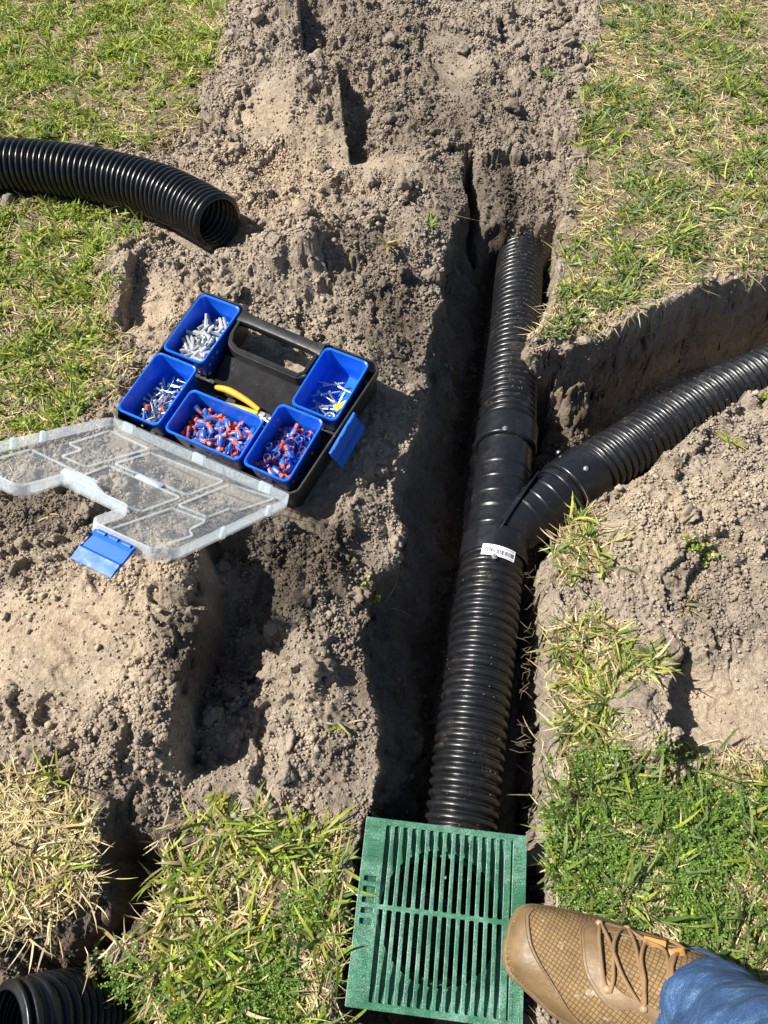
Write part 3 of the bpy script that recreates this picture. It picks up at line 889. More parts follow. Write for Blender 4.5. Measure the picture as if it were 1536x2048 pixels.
def text_obj(name, v, f, fn, m, parent):
    P = np.array([fn(p[0], p[1]) for p in v])-np.array(worldloc(parent))
    me = bpy.data.meshes.new(name); me.from_pydata([tuple(p) for p in P], [], f); me.materials.append(m)
    o = bpy.data.objects.new(name, me); C.objects.link(o); o.parent = parent
    return o
v, f = text_mesh('//ADS', .0125, .0004, .0)
v[:, 0] -= v[:, 0].min()
text_obj('lettering', v, f, lambda x, y: wrap([lay(.0065+x*.66, y-.0035)], .0680)[0], M['ink'], stk)

# ------------------------------------------------------------------ green grate and catch basin
gyaw, gta, gtb = -.1107, .1152, -.0233
GO = np.array([.0763, .1052, .035])
GX = np.array([math.cos(gyaw)*math.cos(gtb), math.sin(gyaw)*math.cos(gtb), math.sin(gtb)])
GY = np.array([-math.sin(gyaw)*math.cos(gta), math.cos(gyaw)*math.cos(gta), math.sin(gta)])
GN = np.cross(GX, GY); GN /= np.linalg.norm(GN); GY = np.cross(GN, GX)
gt = empty('drain_grate', tuple(GO-GN*.03), 'square green plastic drain grate with long parallel slots, touched by the boot toe', 'drain grate')
def gl(x, y, z=0): return GO+GX*x+GY*y+GN*z
def curve_plate(outer, holes, half, bev):
    cu = bpy.data.curves.new('p', 'CURVE'); cu.dimensions = '2D'; cu.fill_mode = 'BOTH'; cu.extrude = half-bev; cu.bevel_depth = bev; cu.bevel_resolution = 1
    cu.offset = -bev
    for P in [outer]+holes:
        s = cu.splines.new('POLY'); s.points.add(len(P)-1)
        for p, q in zip(s.points, P): p.co = (q[0], q[1], 0, 1)
        s.use_cyclic_u = True
    o = bpy.data.objects.new('p', cu); C.objects.link(o)
    dg = bpy.context.evaluated_depsgraph_get(); me = bpy.data.meshes.new_from_object(o.evaluated_get(dg))
    v = np.array([p.co[:] for p in me.vertices]); f = [list(p.vertices) for p in me.polygons]
    bpy.data.objects.remove(o); bpy.data.curves.remove(cu); bpy.data.meshes.remove(me)
    return v, f
def rrect(x0, x1, y0, y1, r, k=3):
    P = []
    for cx, cy, a0 in ((x1-r, y1-r, 0), (x0+r, y1-r, 90), (x0+r, y0+r, 180), (x1-r, y0+r, 270)):
        for i in range(k+1):
            a = R(a0+90*i/k); P.append((cx+r*math.cos(a), cy+r*math.sin(a)))
    return P
holes = []
for i in range(14):
    x = -.0815+i*.01246
    holes.append(rrect(x-.0035, x+.0035, .0065, .1065, .002)); holes.append(rrect(x-.0035, x+.0035, -.1065, .0005, .002))
for x, w_ in ((.0945, .0012),):
    holes.append(rrect(x-w_, x+w_, .008, .1065, .001)); holes.append(rrect(x-w_, x+w_, -.1065, -.004, .001))
mv = [.036, .023, .010, -.003, -.016]
for y in mv:
    holes.append(rrect(-.1085, -.0915, y-.0035, y+.0035, .0015))
for y in (.0045, -.008, -.021): holes.append(rrect(.0995, .1085, y-.0035, y+.0035, .0015))
v, f = curve_plate(rrect(-.115, .115, -.115, .115, .002), holes, .0020, .0006)
v[:, 2] -= .0020
def from_vf(name, v, f, fn, m, parent, smooth=False):
    P = np.array([fn(*p) for p in v])-np.array(worldloc(parent))
    me = bpy.data.meshes.new(name); me.from_pydata([tuple(p) for p in P], [], f); me.materials.append(m); me.update()
    o = bpy.data.objects.new(name, me); C.objects.link(o); o.parent = parent
    return o
from_vf('slotted_plate', v, f, gl, M['grate'], gt)
# the skirt and the sloping seat under the plate
b = MB()
def gring(P, z): return np.array([gl(x, y, z) for x, y in P])
sq = [(.1145*math.cos(a)/max(abs(math.cos(a)), abs(math.sin(a))), .1145*math.sin(a)/max(abs(math.cos(a)), abs(math.sin(a)))) for a in np.arange(96)/96*2*PI]
b.loft([gring(sq, -.0042), gring(sq, -.034), gring([(x*.975, y*.975) for x, y in sq], -.034), gring([(x*.975, y*.975) for x, y in sq], -.0042)])
b.build('skirt', M['grate'], gt)
def seat_depth(x, y):
    r_ = math.hypot(x, y)
    if r_ < .083: return .019
    ro_ = .1115*r_/max(abs(x), abs(y)); t = min(1, max(0, (r_-.083)/(ro_-.083)))
    return .0042+.0085*(1-t)**1.2
b = MB(); rows = []
for t in (0, .12, .3, .5, .7, .85, 1.0):
    row = []
    for (x, y) in sq:
        a = math.atan2(y, x); ro_ = .1115/max(abs(math.cos(a)), abs(math.sin(a))); r_ = ro_+(.0832-ro_)*t
        px_, py_ = r_*math.cos(a), r_*math.sin(a); row.append(gl(px_, py_, -seat_depth(px_, py_)))
    rows.append(row)
for z, r_ in ((-.028, .0815), (-.034, .081), (-.036, .076), (-.060, .075)):
    rows.append([gl(r_*math.cos(math.atan2(y, x)), r_*math.sin(math.atan2(y, x)), z) for x, y in sq])
b.loft(rows); b.build('seat_ring', M['grate'], gt)
b = MB()
for i in range(15):
    x = -.0815+(i-.5)*.01246; rs = []
    for y in np.linspace(-.1075, .1075, 44):
        d_ = seat_depth(x, y)-.0006
        rs.append([gl(x-.0020, y, -.0036), gl(x+.0020, y, -.0036), gl(x+.0013, y, -d_), gl(x-.0013, y, -d_)])
    rs = [q_ for q_, y in zip(rs, np.linspace(-.1075, .1075, 44)) if math.hypot(x, y) < .083]
    if len(rs) > 2: b.loft(rs, cap0=True, cap1=True)
b.box(gl(0, .0035, -.011), GX, GY, GN, .088, .0018, .0075)
b.build('stiffening_fins', M['grate'], gt)
# moulded loops along both margins
b = MB()
def loop(x0, x1, y, s=1):
    pts = []
    for i in range(9):
        a = -PI/2+PI*i/8; pts.append(gl(x1+.0028*math.cos(a)*s, y+.0028*math.sin(a), .0002))
    b.tube([gl(x0, y-.0028, .0002)]+pts+[gl(x0, y+.0028, .0002)], .0006, 5)
for y in (.1, .088, .0755, .062, .049): loop(-.106, -.096, y)
for y in (-.029, -.042, -.055, -.068, -.081, -.094): loop(-.106, -.096, y)
for y in (.094, .080, .066, .052, .038, .026): loop(.108, .102, y, -1)
for y in (-.036, -.050, -.064, -.078): loop(.108, .102, y, -1)
b.tube([gl(.1, y_, .0003) for y_ in (-.084, -.108)], .0005, 5); b.tube([gl(.110, y_, .0003) for y_ in (-.084, -.108)], .0005, 5)
b.build('moulded_marks', M['grate'], gt)
cb = empty('catch_basin', tuple(gl(0, 0, -.26)), 'black square catch basin sunk in the trench under the green grate', 'catch basin')
b = MB()
def bring(h, z): return np.array([gl(x, y, z) for x, y in rrect(-h, h, -h, h, .006, 4)])
b.loft([bring(.100, -.25), bring(.107, -.036), bring(.112, -.0355), bring(.112, -.035), bring(.103, -.0349), bring(.097, -.246)], cap0=True, cap1=True)
b.build('basin_box', M['wye'], cb)
b = MB(); E0 = G(920, 1668, -.105); E1 = G(913, 1740, -.107); ed = (E1-E0)/np.linalg.norm(E1-E0)
sweep(b, [E0, E0+ed*.04, E0+ed*.075], lambda s, L: .0635, ds=.005)
b.build('outlet_spigot', M['wye'], cb)

# ------------------------------------------------------------------ fastener organiser
def Bv(x, y, n=0.0): return B(x, y, n)
def offset_poly(P, d):
    P = np.asarray(P, float); n = len(P)
    ar = sum(P[i][0]*P[(i+1) % n][1]-P[(i+1) % n][0]*P[i][1] for i in range(n)); sg_ = 1 if ar > 0 else -1
    out = []
    for i in range(n):
        a, p, c = P[i-1], P[i], P[(i+1) % n]
        e1 = (p-a)/np.linalg.norm(p-a); e2 = (c-p)/np.linalg.norm(c-p)
        n1 = np.array([-e1[1], e1[0]])*sg_; n2 = np.array([-e2[1], e2[0]])*sg_
        m_ = n1+n2; m_ /= max(1e-6, m_@n1) if abs(m_@n1) > .3 else .3
        out.append(p+m_*d)
    return np.array(out)
def round_poly(P, r, k=4):
    P = np.asarray(P, float); n = len(P); out = []
    rr = r if hasattr(r, '__len__') else [r]*n
    for i in range(n):
        a, p, c = P[i-1], P[i], P[(i+1) % n]
        u = (a-p)/np.linalg.norm(a-p); v = (c-p)/np.linalg.norm(c-p)
        q = min(rr[i], np.linalg.norm(a-p)*.45, np.linalg.norm(c-p)*.45)
        for j in range(k+1):
            t = j/k; out.append((1-t)**2*(p+u*q)+2*t*(1-t)*p+t*t*(p+v*q))
    return np.array(out)
def plate_fill(v2, fn, name, m, parent, hole=None, cols=None):
    """flat filled polygon via bmesh triangulation"""
    bm = bmesh.new()
    vs = [bm.verts.new(tuple(fn(x, y))) for x, y in v2]
    es = [bm.edges.new((vs[i], vs[(i+1) % len(vs)])) for i in range(len(vs))]
    bmesh.ops.triangle_fill(bm, use_beauty=True, edges=es)
    bm.verts.index_update()
    V = np.array([q.co[:] for q in bm.verts]); F = [[q.index for q in x.verts] for x in bm.faces]; bm.free()
    return V, F

tb = empty('organizer_case', tuple(B(.2, .16, -.085)), 'open black fastener organiser case with a clear lid and blue latches on the spoil heap', 'organizer case')
body = [(-.006, .012), (.008, -.010), (.394, -.010), (.408, .004), (.418, .2), (.424, .300), (.410, .318), (.308, .318), (.299, .306), (.296, .234), (.284, .222), (.140, .226), (.120, .236), (.111, .258), (.106, .322), (.096, .332), (.004, .332), (-.008, .318)]
bo = round_poly(body, .006, 3)
bi = offset_poly(bo, .0045); bu = offset_poly(bo, .007)
b = MB()
ring = lambda P, z: np.array([Bv(x, y, z) for x, y in P])
b.loft([ring(bu, -.078), ring(bu*1.0, -.076), ring(offset_poly(bo, .0035), -.022), ring(bo, -.021), ring(bo, -.010), ring(offset_poly(bo, .0015), -.0085), ring(bi, -.0085), ring(offset_poly(bo, .0065), -.066)])
V_, F_ = plate_fill(offset_poly(bo, .0065), lambda x, y: Bv(x, y, -.066), 'floor', None, None)
b.add(V_, (), F_)
V_, F_ = plate_fill(bu, lambda x, y: Bv(x, y, -.078), 'floor', None, None)
b.add(V_, (), F_)
b.build('tray', M['tray'], tb)
# raised rim round the notch
b = MB()
for P in [[(.100, .331), (.108, .322), (.113, .258), (.122, .238), (.141, .2285), (.283, .2245), (.2935, .236), (.2965, .306), (.308, .316)]]:
    pts = np.array(P)
    b.tube([Bv(x, y, -.006) for x, y in pts], .0045, 6)
b.build('notch_rim', M['tray'], tb)
# sloping grip mat behind the pliers
b = MB()
n_ = 26
rows = []
for i in range(n_*2+1):
    y = .150+(.222-.150)*i/(n_*2); z = -.060+.028*(i/(n_*2))+(.0010 if i % 2 else 0)
    rows.append([Bv(x, y, z) for x in np.linspace(.112, .298, 12)])
b.loft(rows, close=False)
b.build('ribbed_mat', M['tray'], tb)
b = MB()
yc = .300; prof = []
for x, hy, hz_ in ((.106, .017, .012), (.116, .0145, .011), (.130, .0125, .010), (.2, .0125, .0105), (.275, .0125, .010), (.290, .0145, .011), (.302, .017, .012)):
    r = []
    for a in np.arange(12)/12*2*PI+.26:
        cx, sx = math.cos(a), math.sin(a); r.append(Bv(x, yc+hy*np.sign(cx)*abs(cx)**.45-(x-.2)*.04, -.012+hz_*np.sign(sx)*abs(sx)**.45))
    prof.append(r)
b.loft(prof, cap0=True, cap1=True)
b.build('handle', M['tray'], tb)
# hinge knuckles and side ribs
for x0, x1 in ((.030, .078), (.083, .125), (.190, .232), (.300, .385)):
    b = MB(); b.box(Bv((x0+x1)/2, -.0125, -.0185), BX, BY, BN, (x1-x0)/2, .0035, .0045)
    b.build('hinge', M['tray'], tb)
def latch(c, ax, ay, az, w_, l_):
    """ax along hinge, ay away from hinge, az out"""
    c, ax, ay, az = map(np.asarray, (c, ax, ay, az))
    root = MB()
    prof = [(0, .003), (.006, .0045), (.010, .001), (l_*.55, .001), (l_*.62, .005), (l_*.70, .0035), (l_*.8, .0035), (l_, .001), (l_, -.002), (.0, -.0025)]
    rs = []
    for s_ in np.linspace(-1, 1, 9):
        rs.append([c+ax*s_*w_*(1-.02*abs(s_))+ay*p+az*q_ for p, q_ in prof])
    root.loft(rs, cap0=True, cap1=True)
    lt = root.build('latch', M['latch'], tb)
    b = MB()
    for s_ in (-.62, 0, .62):
        b.tube([c+ax*(s_-.2)*w_+ay*.002+az*.0022, c+ax*(s_+.2)*w_+ay*.002+az*.0022], .0042, 10)
    b.build('latch_pin', M['latch'], lt)
latch(Bv(.421, .148, -.012), BY, -BN*.92+BX*.38, BX*.92+BN*.38, .050, .052)

# lid
LO = np.array([-.52670911, .94389658, .078]); LXv = np.array([.89617645, -.442849, -.0274324]); LDv = np.array([-.44159193, -.7098417, .54874523])
LNv = np.cross(LDv, LXv); LNv /= np.linalg.norm(LNv)
def Lp(x, d, n=0.0): return LO+x*LXv+d*LDv+n*LNv
lidp = [(.002, .004), (.394, .004), (.402, .020), (.398, .304), (.374, .334), (.272, .335), (.262, .322), (.265, .258), (.135, .256), (.138, .322), (.124, .335), (.026, .335), (-.004, .306), (-.004, .02)]
lo = round_poly(lidp, .006, 3)
lring = lambda P, z: np.array([Lp(x, y, z) for x, y in P])
def lidpart(name, builder, op, parent, m='lid'):
    n = sum(len(v) for v in builder.V)
    o = builder.build(name, M[m], parent, cols=np.full((n, 3), op))
    return o
b = MB()
V_, F_ = plate_fill(lo, lambda x, y: Lp(x, y, 0), 'x', None, None); b.add(V_, (), F_)
lid = lidpart('lid', b, .09, tb)
b = MB()
li = offset_poly(lo, .0022); l2 = offset_poly(lo, .0008)
b.loft([lring(lo, -.003), lring(lo, .0), lring(lo, .017), lring(l2, .018), lring(offset_poly(lo, .002), .018), lring(li, .017), lring(li, .0)])
lidpart('lid_wall', b, .22, lid)
b = MB()
def ridge(P, closed=True, h=.004, w_=.0008):
    P = round_poly(np.array(P), .004, 3) if closed else np.array(P)
    if closed:
        a = offset_poly(P, -w_); c_ = offset_poly(P, w_)
        b.loft([lring(a, .0002), lring(a, h), lring(c_, h), lring(c_, .0002)])
    else:
        for p, q_ in zip(P[:-1], P[1:]):
            e = (q_-p)/np.linalg.norm(q_-p)*w_; t = np.array([-e[1], e[0]])
            b.loft([lring([p+t, p-t, q_-t, q_+t], .0002), lring([p+t, p-t, q_-t, q_+t], h)], cap1=True)
ridge([(.020, .030), (.112, .034), (.113, .182), (.062, .184), (.058, .136), (.030, .137)])
ridge([(.127, .046), (.276, .032), (.276, .130), (.127, .134)])
ridge([(.127, .148), (.274, .146), (.272, .236), (.137, .248)])
ridge([(.291, .034), (.372, .014), (.362, .106), (.349, .112), (.346, .168), (.291, .172)])
ridge([(.292, .188), (.352, .180), (.355, .225), (.370, .235), (.360, .312), (.284, .316)])
ridge([(.018, .205), (.116, .208), (.112, .318), (.022, .318)])
lidpart('compartment_ridge', b, .20, lid)
b = MB()   # upright flange beside the notch and label tabs
fl = [(.126, .262, .0), (.126, .262, .017), (.133, .262, .026), (.19, .262, .026), (.215, .262, .012), (.262, .262, .004), (.262, .262, .0)]
b.loft([[Lp(x, d-.012, n) for x, d, n in fl], [Lp(x, d-.014, n) for x, d, n in fl]], cap0=True, cap1=True)
lidpart('flange', b, .34, lid); b = MB()
for i in range(3):
    b.box(Lp(.165, .244-.004*i, .020), LXv, LDv, LNv, .022, .0008, .0012)
lidpart('vent_rib', b, .34, lid); b = MB()
b.box(Lp(.205, .139, .0025), LXv, LDv, LNv, .024, .006, .0022)
lidpart('label_tab', b, .6, lid); b = MB()
for (x, d) in ((.04, .004), (.20, .004), (.345, .004)):
    b = MB(); b.box(Lp(x, d, .010), LXv, LDv, LNv, .012, .0035, .009); lidpart('hinge_lug', b, .38, lid)
for x, d in ((-.004, .16), (-.004, .22), (.399, .20), (.400, .075)):
    b = MB(); b.box(Lp(x, d, .008), LXv, LDv, LNv, .0035, .0045, .010); lidpart('rim_lug', b, .38, lid)
def latch2(c, ax, ay, az, w_, l_): return latch(c, ax, ay, az, w_, l_)
latch2(Lp(.318, .339, .010), LXv/np.linalg.norm(LXv), LDv*.80-LNv*.6, LNv*.8+LDv*.6, .036, .054)

# removable bins
def make_bin(x0, x1, y0, y1, label, zt=.0, dep=.064):
    e = empty('storage_bin', tuple(Bv((x0+x1)/2, (y0+y1)/2, -dep)), label, 'storage bin', 'blue bins in the organiser case')
    def rr(dl, z, r=.012):
        return np.array([Bv(x, y, z) for x, y in rrect(x0+dl, x1-dl, y0+dl, y1-dl, r, 5)])
    b = MB()
    b.loft([rr(.010, zt-dep+.001), rr(.0045, zt-.006), rr(.0010, zt-.006), rr(.0002, zt-.0050), rr(.0002, zt-.0010), rr(.0012, zt+.0004, .0115), rr(.0028, zt+.0004, .0105), rr(.0048, zt-.0015, .010), rr(.0090, zt-dep+.008, .009), rr(.0125, zt-dep+.0035, .007), rr(.017, zt-dep+.003, .005)], cap0=True, cap1=True)
    b.build('bin_shell', M['bin'], e)
    return e
BINS = {'TL': (.003, .101, .165, .320), 'BL': (.000, .098, .007, .157), 'M': (.111, .279, .007, .110), 'BR': (.286, .385, .007, .153), 'TR': (.304, .404, .158, .306)}
make_bin(*BINS['TL'], 'blue bin filled with grey wall plugs')
make_bin(*BINS['BL'], 'blue bin holding screws with a few blue and orange connectors')
make_bin(*BINS['M'], 'wide blue bin full of blue and orange connectors, below the pliers')
make_bin(*BINS['BR'], 'square-ended blue bin of connectors standing open end up, next to the wide one')
make_bin(*BINS['TR'], 'blue bin with long bolts, a hook and a yellow clip')

# contents
def basis(yaw, tilt_, roll):
    m_ = Matrix.Rotation(yaw, 3, 'Z') @ Matrix.Rotation(tilt_, 3, 'Y') @ Matrix.Rotation(roll, 3, 'X')
    return m_
BM = Matrix(((BX[0], BY[0], BN[0]), (BX[1], BY[1], BN[1]), (BX[2], BY[2], BN[2])))
def local_obj(name, shapes, label, cat, group):
    """shapes: list of (part name, MB, material); first is the thing itself"""
    o = None
    for i, (nm, mb, m_) in enumerate(shapes):
        V = np.concatenate(mb.V); F = []
        if mb.F4: F.append(np.concatenate(mb.F4))
        if mb.F3: F.append(np.concatenate(mb.F3))
        q_ = mesh_np(nm, V, F, m_, None, True); sharp(q_)
        if i == 0: o = q_
        else: q_.parent = o
    tag(o, label, cat, group)
    return o
def copy_tree(o, label=None, group=None):
    r_ = o.copy(); C.objects.link(r_)
    for ch in list(o.children):
        c_ = ch.copy(); C.objects.link(c_); c_.parent = r_
    if label: r_['label'] = label
    if group: r_['group'] = group
    return r_
def lathe_mb(prof, k=12, b=None):
    b = b or MB(); a = np.arange(k)/k*2*PI
    b.loft([np.stack([np.full(k, x), r_*np.cos(a), r_*np.sin(a)], 1) for x, r_ in prof], cap0=True, cap1=True)
    return b
# connector: blue shell, open skirt, orange cap and wings
sh = lathe_mb([(.006, .0030), (.0062, .0037), (-.002, .0052), (-.0105, .0060), (-.011, .0057), (-.0105, .0050), (-.004, .0044)], 12)
tip = lathe_mb([(.0058, .0034), (.0095, .0036), (.0125, .0033), (.0132, .0022)], 8)
for s_ in (-1, 1): tip.box((-.001, s_*.0049, 0), (1, 0, 0), (0, 1, 0), (0, 0, 1), .005, .0009, .0016)
gel = lathe_mb([(-.0065, .0046), (-.006, .0046)], 12)
conn = local_obj('wire_connector', [('wire_connector', sh, M['cblue']), ('orange_cap', tip, M['corange']), ('gel_fill', gel, M['cred'])],
                 'blue cone shaped wire connector with an orange cap', 'wire connector', 'connectors')
pl_ = lathe_mb([(-.015, .0038), (-.0135, .0030), (.004, .0030), (.015, .0022)], 8)
for s_ in (-1, 1): pl_.box((.004, 0, s_*.0026), (1, 0, 0), (0, 1, 0), (0, 0, 1), .009, .0007, .0009)
plug = local_obj('wall_plug', [('wall_plug', pl_, M['plug'])], 'grey plastic wall plug', 'wall plug', 'plugs')
def screw_mb(L, r):
    b = lathe_mb([(-L/2, r*.5), (-L/2+.0005, r*2.3), (-L/2+.0022, r*2.1), (-L/2+.003, r)]+[(-L/2+.003+i*(L-.006)/22, r*(1.12 if i % 2 else .80)) for i in range(23)]+[(L/2, r*.15)], 8)
    return b
scr = local_obj('screw', [('screw', screw_mb(.024, .0016), M['screw'])], 'short silver screw', 'screw', 'screws')
blt = local_obj('bolt', [('bolt', screw_mb(.038, .0017), M['screw'])], 'long silver hex head bolt', 'bolt', 'bolts')

CS = 1.2
for ob_ in (plug, scr, blt): ob_.data.transform(Matrix.Scale(1.18, 4))
for ob_ in [conn]+list(conn.children):
    ob_.data.transform(Matrix.Scale(CS, 4))
first = {}
SC = .93
def pile(src, bin_, n, cx, cy, sx, sy, label, group, seed, h=.016, flat=.5, upright=0.0, base=-.054):
    r_ = random.Random(seed); x0, x1, y0, y1 = BINS[bin_]
    pts = []
    for i in range(n):
        best = None
        for _ in range(14):
            x = min(max(r_.gauss(cx, sx), x0+.021), x1-.021); y = min(max(r_.gauss(cy, sy), y0+.021), y1-.021)
            dmin = min([math.hypot(x-a, y-c_)+abs(i-j)*.00005 for j, (a, c_) in enumerate(pts)] or [1])
            if best is None or dmin > best[0]: best = (dmin, x, y)
        pts.append(best[1:])
    for i, (x, y) in enumerate(pts):
        near = sum(1 for a, c_ in pts[:i] if math.hypot(x-a, y-c_) < .011)
        z = base+.006+min(near, 4)*.0052+r_.uniform(0, .002)
        if src.name in first or src.get('_used'): o = copy_tree(src, label, group)
        else: o = src; src['_used'] = 1; o['label'] = label; o['group'] = group
        til = r_.uniform(-flat, flat)
        if r_.random() < upright: til = PI/2+r_.uniform(-.35, .35)
        o.location = Vector(Bv(x, y, z))
        o.rotation_euler = (BM @ basis(r_.uniform(0, 2*PI), til, r_.uniform(0, 2*PI))).to_euler()
pile(plug, 'TL', 105, .060, .215, .022, .030, 'grey plastic wall plug in the heap in the far left blue bin', 'grey wall plugs in the far left bin', 1)
pile(conn, 'M', 92, .200, .054, .044, .024, 'blue and orange wire connector in the wide blue bin', 'wire connectors in the wide bin', 2, flat=.7, upright=.12)
pile(conn, 'BR', 66, .340, .062, .022, .032, 'blue and orange wire connector in the blue bin nearest the side latch', 'wire connectors in the bin by the side latch', 3, flat=.4, upright=.5)
pile(scr, 'BL', 62, .058, .066, .018, .024, 'short silver screw in the near left blue bin', 'screws in the near left bin', 4, flat=.4)
pile(plug, 'BL', 8, .062, .056, .014, .02, 'pale wall plug among the screws in the near left blue bin', 'plugs among the screws', 6)
pile(blt, 'TR', 17, .348, .212, .016, .020, 'long silver bolt in the far right blue bin', 'bolts in the far right bin', 5, flat=.3)
for i, (x, y, yw, tl, lb) in enumerate([(.037, .042, 1.9, -.9, 'blue and orange connector against the left wall of the screw bin'), (.046, .082, -1.1, -.3, 'connector leaning point down at the top of the screw heap'),
                                 (.062, .024, PI, 0, 'connector lying flat at the near end of the screw bin'), (.073, .052, 2.6, -.5, 'dusty blue connector in the middle of the screw heap')]):
    o = copy_tree(conn, lb, 'connectors among the screws'); o.location = Vector(Bv(x, y, -.040)); o.rotation_euler = (BM @ basis(yw, tl, .3)).to_euler()
del plug['_used'], conn['_used'], scr['_used'], blt['_used']
# yellow clip, hook and blue disc in the bolt bin
b = MB(); b.box(Bv(.385, .212, -.034), BX*.5+BY*.86, BX*.86-BY*.5, BN, .015, .0055, .004, .001); b.box(Bv(.379, .203, -.033), BX*.5+BY*.86, BX*.86-BY*.5, BN, .004, .0075, .0045, .001)
tag(b.build('plastic_clip', M['yellowtag']), 'small yellow plastic clip lying on the bolts', 'clip')
b = MB(); hp = [Bv(.372+.0095*math.cos(a), .184+.0095*math.sin(a), -.043) for a in np.linspace(.4, 4.6, 22)]
b.tube(hp, .0028, 10); tag(b.build('hook', M['screw']), 'curved silver hook beside the yellow clip', 'hook')
b = MB(); b.tube([Bv(.356, .250, -.036), Bv(.392, .244, -.031)], .0016, 8); tag(b.build('metal_pin', M['screw']), 'plain silver pin lying behind the bolts', 'pin')

# pliers
pr = empty('pliers', tuple(Bv(.20, .135, -.05)), 'pliers with a yellow grip lying in the middle of the organiser case', 'pliers')
for s_, nm in ((0, 0), (1, 1)):
    b = MB(); pts, _ = catmull([Bv(.138+.006*s_, .143-.026*s_, -.026-.008*s_), Bv(.17, .144-.030*s_, -.020-.008*s_), Bv(.21, .139-.018*s_, -.019-.008*s_), Bv(.248, .130-.006*s_, -.020-.004*s_)], .004)
    rad = .0062*np.interp(np.linspace(0, 1, len(pts)), [0, .05, .3, .75, 1], [.6, .95, 1.15, .95, .75])
    b.tube(pts, rad, 12); b.build('grip', M['yellow'], pr)
b = MB(); b.box(Bv(.264, .121, -.021), BX, BY, BN, .012, .0085, .0035, .0015); b.box(Bv(.283, .124, -.021), BX*.97+BY*.2, BY*.97-BX*.2, BN, .012, .0035, .003, .001); b.box(Bv(.281, .114, -.021), BX*.98-BY*.17, BY*.98+BX*.17, BN, .012, .003, .003, .001)
b.tube([Bv(.262, .122, -.019), Bv(.262, .122, -.0145)], .0042, 14)
b.build('jaws', M['steel'], pr)

# ------------------------------------------------------------------ person: boot and trouser leg
KP = .00062
W0 = G(1012, 1888, .055)[:2]
wa = G(1012+279, 1888+108, .055)[:2]-W0; wa /= np.linalg.norm(wa); wb = np.array([-wa[1], wa[0]])
if wb[1] < 0: wb = -wb
SOLE = .0365
ts = np.array([0, 2, 8, 18, 34, 70, 116, 170, 220, 300, 370, 440, 480, 500.])
tU = np.array([36, 54, 70, 81, 89, 97, 104, 111, 114, 112, 104, 92, 72, 40.])
tL = np.array([-4, -19, -34, -47, -56, -69, -88, -99, -103, -93, -82, -74, -58, -30.])
zs_ = np.array([0, 4, 12, 30, 60, 100, 140, 180, 230, 280, 330, 380, 500.])
zz_ = np.array([.030, .038, .046, .055, .062, .067, .073, .084, .104, .128, .155, .17, .17])
def FZt(s, w_, infl=0.0):
    U = np.interp(s, ts, tU)+infl; L = np.interp(s, ts, tL)-infl; c = (U+L)/2+6; hf = np.where(w_ > c, U-c, c-L)
    q_ = np.clip(np.abs(w_-c)/hf, 0, 1); p = np.interp(s, [0, 100, 220, 330], [3.0, 2.6, 2.1, 2.2])
    base = .014
    return SOLE+base+(np.interp(s, zs_, zz_)-base)*np.power(1-np.power(q_, p), 1/p)
def FP(s, w_, z): return np.array([W0[0]+(s*wa[0]+w_*wb[0])*KP, W0[1]+(s*wa[1]+w_*wb[1])*KP, z])
def Z4(x, y):
    dx = 980+x/2.763-1012; dy = 1780+y/2.763-1888
    return (dx*.93+dy*.36, dx*.36-dy*.93)

def boot_fabric():
    m, n, b = mat('tan ripstop boot fabric')
    uv = nd(n, 'ShaderNodeUVMap', uv_map='UVMap')
    mp = nd(n, 'ShaderNodeMapping'); mp.inputs['Rotation'].default_value = (0, 0, R(18)); n.links.new(uv.outputs[0], mp.inputs['Vector'])
    sx = nd(n, 'ShaderNodeSeparateXYZ'); n.links.new(mp.outputs[0], sx.inputs[0])
    outs = []
    for k_ in (0, 1):
        a = nd(n, 'ShaderNodeMath', operation='MULTIPLY'); a.inputs[1].default_value = 1/7.6; n.links.new(sx.outputs[k_], a.inputs[0])
        f_ = nd(n, 'ShaderNodeMath', operation='FRACT'); n.links.new(a.outputs[0], f_.inputs[0])
        g_ = nd(n, 'ShaderNodeMath', operation='SUBTRACT'); n.links.new(f_.outputs[0], g_.inputs[0]); g_.inputs[1].default_value = .5
        h_ = nd(n, 'ShaderNodeMath', operation='ABSOLUTE'); n.links.new(g_.outputs[0], h_.inputs[0]); outs.append(h_)
    mx = nd(n, 'ShaderNodeMath', operation='MAXIMUM'); n.links.new(outs[0].outputs[0], mx.inputs[0]); n.links.new(outs[1].outputs[0], mx.inputs[1])
    line = ramp(n, mx.outputs[0], [(.36, (1, 1, 1)), (.46, (.42, .38, .32))])
    P = pos(n); nz = noise(n, 60, 4, .6, P); fz_ = noise(n, 1500, 2, .5, P)
    base = ramp(n, nz.outputs[0], [(.3, (.165, .098, .036)), (.7, (.26, .165, .068))])
    o = mix(n, 1.0, base.outputs[0], line.outputs[0], 'MULTIPLY')
    sc = noise(n, 38, 4, .65, P); sr = ramp(n, sc.outputs[0], [(.62, (0, 0, 0)), (.72, (.85, .85, .85))])
    o = mix(n, sr.outputs[0], o, (.5, .44, .36))
    n.links.new(o, b.inputs['Base Color']); b.inputs['Roughness'].default_value = .75
    n1 = bump(n, None, line.outputs[0], .0008, .8); bump(n, b, fz_.outputs[0], .0004, .7, n1)
    return m
M['bootfab'] = boot_fabric()
M['leather'] = plastic('tan boot leather', (.16, .10, .045), .5, .3, .35, (.36, .27, .18), .0006, 240)
M['sole'] = plastic('worn tan rubber', (.17, .11, .055), .7, .3, .5, (.30, .24, .17), .0008, 200)
M['lace'] = plastic('tan lace', (.23, .14, .065), .8, .2, .1, (.3, .25, .2), .0006, 1500)
M['tab'] = plastic('ochre webbing', (.42, .20, .045), .6, .1)
